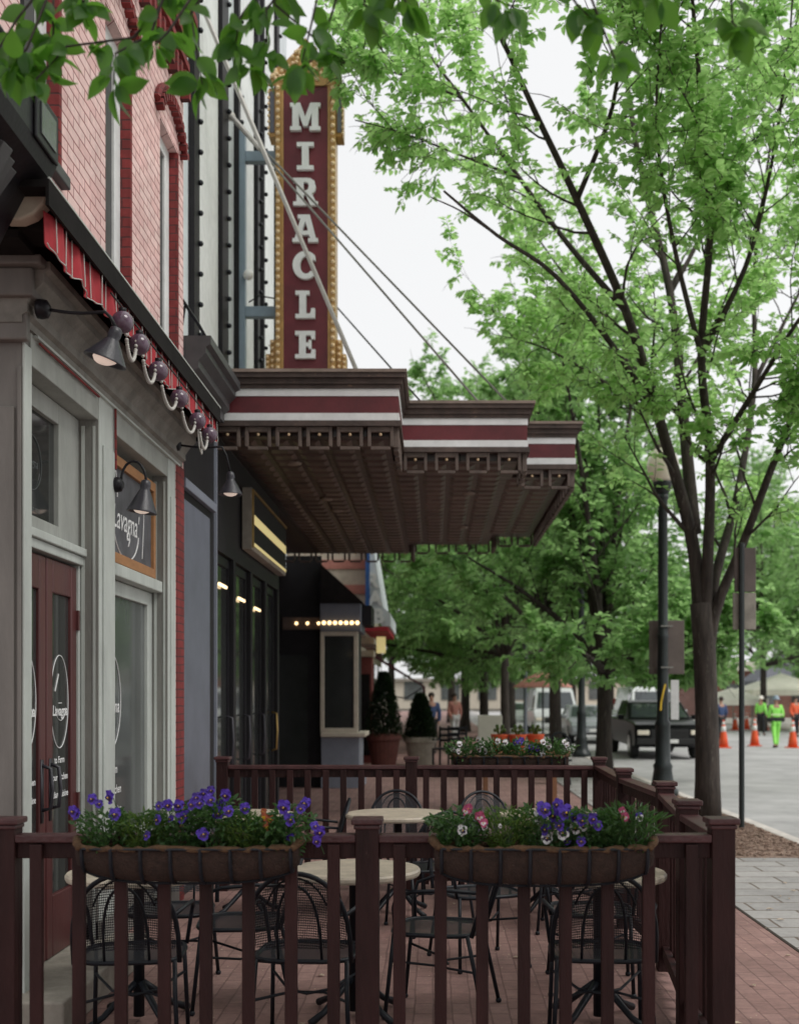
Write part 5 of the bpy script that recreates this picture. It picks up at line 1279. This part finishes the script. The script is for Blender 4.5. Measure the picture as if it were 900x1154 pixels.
# ------------------------------------------------------------------ vehicles (front faces -Y, origin on the road)
def vehicle(name,label,cat,x,y,body,L,W,Hh,kind,m_body,rz=0,wheel_r=.36):
    v=thing(name,label,cat,(0,0,0))
    def mir(prof,x0,x1): return MB().prism(prof,'x',x0,x1)
    if kind=='pickup':
        low=[(0,.42),(-.04,.55),(0,.86),(.10,.98),(.4,1.04),(1.40,1.10),(1.5,1.12),(L,1.12),(L,.5),(L-.5,.42),(.2,.34)]
        cab=[(1.35,1.08),(2.25,1.60),(2.6,1.66),(3.5,1.65),(3.8,1.11)]
    elif kind=='van':
        low=[(0,.40),(0,.95),(.7,1.15),(L,1.2),(L,.4)]
        cab=[(.65,1.1),(1.35,2.05),(1.6,2.15),(L-.1,2.15),(L-.03,1.19)]
    else:
        low=[(0,.35),(0,.70),(.15,.82),(1.2,.95),(L-.9,1.0),(L,.92),(L,.38)]
        cab=[(1.05,.93),(1.95,1.42),(3.2,1.44),(L-.75,.98)]
    b=MB().prism(low,'x',-W/2,W/2).build('body',m_body,v,bevel=.05)
    # cabin with tumblehome
    def cabin(w0,w1,pr,name,m,par,grow_=0):
        mb=MB(); zs=[p[1] for p in pr]; z0=min(zs); z1=max(zs); vs=[]
        for sx in (-1,1):
            for (py,pz) in pr:
                t=(pz-z0)/(z1-z0); vs.append((sx*((w0*(1-t)+w1*t)/2+grow_),py,pz))
        n=len(pr); fs=[tuple(range(n)),tuple(range(2*n-1,n-1,-1))]+[(i,i+n,(i+1)%n+n,(i+1)%n) for i in range(n)]
        return mb.add(vs,fs).build(name,m,par,bevel=.03)
    cabin(W*.96,W*.80,cab,'cabin',m_body,v)
    # glass: windscreen and side windows, a little proud
    c0,c1=cab[0],cab[1]; dz=c1[1]-c0[1]; dy=c1[0]-c0[0]; nrm=Vector((0,-dz,dy)).normalized()*.012
    ws=MB(); p=[]
    for t,wf in ((.14,.84),(.9,.72)):
        for sx in (-1,1): p.append(Vector((sx*W*wf/2,c0[0]+dy*t,c0[1]+dz*t))+nrm)
    ws.add(p+[q-nrm*.7 for q in p],[(0,1,3,2),(4,6,7,5),(0,4,5,1),(2,3,7,6),(0,2,6,4),(1,5,7,3)]); ws.build('windscreen','car_glass',v)
    z0=cab[0][1]+.08; z1=max(q[1] for q in cab)-.10; ys=(cab[1][0]-.12,cab[1][0]+.75); ye=(cab[1][0]+.80,cab[-2][0]-.05)
    for sx in (-1,1):
        for (ya,yb) in (ys,ye):
            if kind=='van' and ya>2: continue
            xa=W*.96/2*(1)-.02; t0=.12;t1=.85
            x0=sx*((W*.96*(1-t0)+W*.80*t0)/2+.006); x1=sx*((W*.96*(1-t1)+W*.80*t1)/2+.006)
            q=[(x0,ya-.1,z0),(x0,yb,z0),(x1,yb-.03,z1),(x1,ya+.12,z1)]
            MB().add(q+[(a-sx*.01,b_,c) for a,b_,c in q],[(0,1,2,3),(7,6,5,4),(0,4,5,1),(1,5,6,2),(2,6,7,3),(3,7,4,0)]).build('side_window','car_glass',v)
        zl=low[1][1] if kind!='pickup' else .93
        MB().cbox((sx*W*.38,-.03,zl-.17),(W*.17,.06,.13)).build('headlight','globe_glass',v,bevel=.02)
        MB().cbox((sx*(W/2+.10),cab[0][0]+.45,cab[0][1]+.08),(.18,.10,.14)).build('wing_mirror',m_body,v,bevel=.03)
        MB().cbox((sx*(W/2-.12),L+.005,low[-2][1]+.35 if kind!='car' else .75),(.12,.03,.25)).build('tail_light','red_canvas',v)
        for yy in (.85,L-.95):
            w=MB().lathe([(.001,-.11),(wheel_r*.93,-.11),(wheel_r,-.08),(wheel_r,.08),(wheel_r*.93,.11),(.001,.11)],(sx*(W/2-.10),yy,wheel_r),22,Matrix.Rotation(R(90),3,'Y')).build('wheel','rubber',v,smooth=False)
            MB().lathe([(.001,.0),(wheel_r*.58,.0),(wheel_r*.6,.02),(.001,.03)],(sx*(W/2+.012),yy,wheel_r),16,Matrix.Rotation(sx*R(90),3,'Y')).build('rim','chrome',w)
    zl=low[1][1] if kind!='pickup' else .93
    MB().box(-W*.27,W*.27,-.055,.0,zl-.34,zl-.08).build('grille','rubber',v,bevel=.01)
    g=MB(); [g.box(-W*.27,W*.27,-.066,-.056,zl-.32+.08*k,zl-.30+.08*k) for k in range(3)]; g.build('grille_bar','rubber',v)
    MB().box(-W*.48,W*.48,-.10,.02,.42,.60).build('bumper',m_body if kind!='pickup' else 'rubber',v,bevel=.03)
    MB().box(-.22,.22,-.115,-.10,.47,.57).build('number_plate','cone_white',v)
    v.location=(x,y,-.12); v.rotation_euler=(0,0,R(rz)); return v
vehicle('pickup_truck','black pickup truck parked by the kerb behind the lamp post','truck',6.55,32.2,None,5.4,1.95,1.85,'pickup','car_black',0,.42)
vehicle('parked_van','white van parked far down the kerb behind the forked tree','van',5.3,50,None,5.2,2.0,2.15,'van','car_white')
vehicle('parked_van','white van parked in the road directly behind the black pickup','van',8.6,44,None,5.2,2.1,2.2,'van','car_white')
vehicle('parked_car','silver car parked beyond the young street tree','car',5.9,42.5,None,4.5,1.8,1.44,'car','car_silver')
vehicle('parked_car','white car far along the street between two tree trunks','car',3.2+2,64,None,4.5,1.8,1.44,'car','car_white')
# ------------------------------------------------------------------ people
def skinned(name,verts,edges,rad,m,parent,sub=1):
    me=bpy.data.meshes.new(name); me.from_pydata(verts,edges,[]); o=bpy.data.objects.new(name,me); COL.objects.link(o); o.parent=parent
    sk=o.modifiers.new('skin','SKIN'); 
    for i,r in enumerate(rad):
        rr=r if isinstance(r,tuple) else (r,r); me.skin_vertices[0].data[i].radius=rr
    me.skin_vertices[0].data[0].use_root=True
    if sub: s=o.modifiers.new('sub','SUBSURF'); s.levels=sub; s.render_levels=sub
    me.materials.append(M[m]); return o
def person(label,x,y,z,rz,stride,top,bottom,hair='hair_dark',hat=None,h=1.75,arm=.1):
    p=thing('person',label,'person',(0,0,0)); k=h/1.75; s=stride
    J={'pel':(0,0,.95),'sp':(0,0,1.15),'ch':(0,.0,1.36),'nk':(0,0,1.50),'hd':(0,-.01,1.60),'hd2':(0,-.01,1.70),
       'hl':(-.09,0,.92),'kl':(-.10,-s*.5-.02,.50),'al':(-.10,s*.35,.09),'tl':(-.10,s*.35-.14,.04),
       'hr':(.09,0,.92),'kr':(.10,s*.5-.02,.50),'ar':(.10,s*.9,.12 if s else .09),'tr':(.10,s*.9-.13,.05),
       'sl':(-.18,0,1.42),'el':(-.23,arm*.3,1.14),'wl':(-.21,-arm-.05,.92),'fl':(-.205,-arm-.07,.84),
       'sr':(.18,0,1.42),'er':(.23,-arm*.3,1.14),'wr':(.21,-.12+arm,.92),'fr':(.205,-.14+arm,.84)}
    keys=list(J); idx={a:i for i,a in enumerate(keys)}
    if True:
        J['al']=(-.10,-s*.75,.09); J['tl']=(-.10,-s*.75-.14,.04)
    E=[('pel','sp'),('sp','ch'),('ch','nk'),('nk','hd'),('hd','hd2'),('pel','hl'),('hl','kl'),('kl','al'),('al','tl'),('pel','hr'),('hr','kr'),('kr','ar'),('ar','tr'),('ch','sl'),('sl','el'),('el','wl'),('wl','fl'),('ch','sr'),('sr','er'),('er','wr'),('wr','fr')]
    Rr={'pel':(.13,.10),'sp':(.12,.09),'ch':(.15,.10),'nk':.052,'hd':(.075,.09),'hd2':(.06,.075),'hl':.085,'kl':.055,'al':.04,'tl':.035,'hr':.085,'kr':.055,'ar':.04,'tr':.035,'sl':.055,'el':.04,'wl':.028,'fl':.03,'sr':.055,'er':.04,'wr':.028,'fr':.03}
    skinned('body',[tuple(c*k for c in J[a]) for a in keys],[(idx[a],idx[b]) for a,b in E],[Rr[a] if not isinstance(Rr[a],tuple) else Rr[a] for a in keys],'skin',p)
    def sub(names,edges,g,name,m):
        ii={a:i for i,a in enumerate(names)}
        rad=[]
        for a in names:
            r=Rr[a]; r=r if isinstance(r,tuple) else (r,r); rad.append((r[0]+g,r[1]+g))
        skinned(name,[tuple(c*k for c in J[a]) for a in names],[(ii[a],ii[b]) for a,b in edges],rad,m,p)
    sub(['pel','sp','ch','sl','el','wl','sr','er','wr'],[('pel','sp'),('sp','ch'),('ch','sl'),('sl','el'),('el','wl'),('ch','sr'),('sr','er'),('er','wr')],.025,'jacket',top)
    sub(['pel','hl','kl','al','hr','kr','ar'],[('pel','hl'),('hl','kl'),('kl','al'),('pel','hr'),('hr','kr'),('kr','ar')],.02,'trousers',bottom)
    for a in ('tl','tr'):
        q=Vector(J[a])*k; MB().ball((q.x,q.y+.05,q.z+.01),.065,10,6,.75).build('shoe','rubber',p,smooth=True)
    if hat: MB().lathe([(.135,1.66),(.13,1.68),(.115,1.70),(.10,1.76),(.06,1.80),(.001,1.815)],(0,0,0),16).build('hard_hat',hat,p,smooth=True)
    else: MB().ball((0,.02*k,1.685*k),.098*k,14,8,.95).build('hair',hair,p,smooth=True)
    p.location=(x,y,z); p.rotation_euler=(0,0,R(rz)); return p
Yw=39.5; w=person('road worker in lime hi-vis jacket and trousers walking away down the road','',0,0,0,0,0,0) if False else None
w=person('road worker in lime hi-vis clothing and helmet walking away among the cones',(874-VX)/F*Yw,Yw,-.12,180,.28,'hivis','hivis',hat='steel_blue')
MB().box(-.27,.27,-.16,.15,.90,1.05).build('tool_belt','cloth_black',w,bevel=.03)
MB().box(-.20,-.13,-.142,-.128,1.06,1.44).box(.13,.20,-.142,-.128,1.06,1.44).box(-.20,.20,.150,.156,1.12,1.18).build('reflective_band','hivis_pale',w)
person('second worker in lime hi-vis vest behind the first, near the white tents',(857-VX)/F*52,52,-.12,140,.1,'hivis','cloth_black',hat='tent_white')
person('person in a dark blue top and pale trousers right behind the big tree trunk',(812-VX)/F*44,44,-.12,200,.12,'cloth_blue','cloth_black')
person('person in orange standing among the far cones at the right edge',(896-VX)/F*50,50,-.12,20,.05,'orange_cloth','cloth_black')
person('person in a blue shirt walking on the far pavement by the shops',(486-VX)/F*33,33,0,10,.22,'cloth_blue','cloth_black')
person('person in white with reddish hair walking by the maroon awning',(475-VX)/F*36,36,0,-10,.2,'cloth_white','cloth_blue')
person('person in a pink top on the far pavement beside the white board',(512-VX)/F*40,40,0,30,.15,'cloth_pink','cloth_white')
# ------------------------------------------------------------------ tents, far buildings
def tent(label,x,y,w,h0,h1,m='tent_white'):
    t=thing('market_tent',label,'tent',(x,y,0),'white market tents across the street')
    MB().add([(x-w/2,y-w/2,h0),(x+w/2,y-w/2,h0),(x+w/2,y+w/2,h0),(x-w/2,y+w/2,h0),(x,y,h1),(x-w/2,y-w/2,h0-.3),(x+w/2,y-w/2,h0-.3),(x+w/2,y+w/2,h0-.3),(x-w/2,y+w/2,h0-.3)],[(0,1,4),(1,2,4),(2,3,4),(3,0,4),(0,5,6,1),(1,6,7,2),(2,7,8,3),(3,8,5,0)]).build('roof',m,t)
    for sx in (-1,1):
        for sy in (-1,1): MB().box(x+sx*(w/2-.05)-.03,x+sx*(w/2-.05)+.03,y+sy*(w/2-.05)-.03,y+sy*(w/2-.05)+.03,0,h0-.29).build('leg','trim_grey',t)
tent('white canopy tent behind the worker, right of the sign post',18.6,62,4.2,2.0,2.9)
tent('lower white tent left of the sign post, near the brick building',15.4,60,3.0,1.5,2.1)
tent('pointed grey tent behind the white tents',21.5,72,4,2.6,4.4,'slate_roof')
FB=thing('far_brick_building','red brick building with pale roof trim beyond the cones','building',(24,92,0))
MB().box(21,30,88,100,0,3.6).build('wall','brick_far',FB); MB().box(20.6,30.4,87.6,100.4,3.601,4.3).build('roof','tent_white',FB)
for k in range(3): MB().box(22+k*2.6,23.4+k*2.6,87.93,88.02,1,2.6).build('window','pane_grey',FB)
FC=thing('far_pale_building','long pale building closing the far end of the street','building',(10,150,0))
MB().box(-30,60,150,170,0,3.6).build('wall','cream',FC)
for k in range(18): MB().box(-28+k*4.8,-25.6+k*4.8,149.9,150.02,1.2,3.6).build('window','pane_grey',FC)
MB().box(-30.5,60.5,149.5,170.5,3.601,4.0).build('roof','sandstone',FC)
# red and green umbrella shape by the far van
U=thing('parasol','faded pink parasol over the far pavement beyond the forked tree','parasol',(4.0,40,0)) 
ux,uy=3.6,38.5; OFF[U.name]=(ux,uy,0); U.location=(ux,uy,0)
MB().lathe([(1.0,1.95),(.98,1.98),(.5,2.3),(.02,2.5)],(ux,uy,0),8).build('canopy','cloth_pink',U); MB().lathe([(.03,0),(.03,2.45)],(ux,uy,0),8).build('pole','iron',U)

# ------------------------------------------------------------------ light, sky, camera
w=bpy.data.worlds.new('World'); sc.world=w; w.use_nodes=True
nt=w.node_tree; n=nt.nodes; l=nt.links; bg=n['Background']
sky=n.new('ShaderNodeTexSky'); sky.sky_type='NISHITA'; sky.sun_disc=False; sky.sun_elevation=R(55); sky.sun_rotation=R(60)
sky.air_density=1.0; sky.dust_density=3.0
hs=n.new('ShaderNodeHueSaturation'); hs.inputs['Saturation'].default_value=.12; l.new(sky.outputs[0],hs.inputs['Color'])
mx=n.new('ShaderNodeMix'); mx.data_type='RGBA'; mx.inputs[0].default_value=.75; l.new(hs.outputs[0],mx.inputs[6]); mx.inputs[7].default_value=(7.9,7.95,8.0,1)
l.new(mx.outputs[2],bg.inputs['Color']); bg.inputs['Strength'].default_value=.10
sd=bpy.data.lights.new('sun','SUN'); sd.energy=1.5; sd.angle=R(25); sd.color=(1,.97,.93)
so=bpy.data.objects.new('sun',sd); COL.objects.link(so)
d=Vector((-.75,.45,-1.0)); so.rotation_euler=d.to_track_quat('-Z','Y').to_euler()
cam=bpy.data.cameras.new('camera'); co_=bpy.data.objects.new('camera',cam); COL.objects.link(co_); sc.camera=co_
co_.location=(0,0,H); co_.rotation_euler=(R(90),0,0)
cam.sensor_fit='HORIZONTAL'; cam.sensor_width=36; cam.lens=36*F/900
# principal point at (490,785) of a 900x1154 frame
cam.shift_x=(450-VX)/900; cam.shift_y=(VY-577)/900
cam.clip_start=.05; cam.clip_end=1000
cam.dof.use_dof=True; cam.dof.focus_distance=6.6; cam.dof.aperture_fstop=2.7
sc.view_settings.view_transform='Standard'; sc.view_settings.look='None'; sc.view_settings.exposure=.38; sc.view_settings.gamma=1
sc.view_settings.use_curve_mapping=False
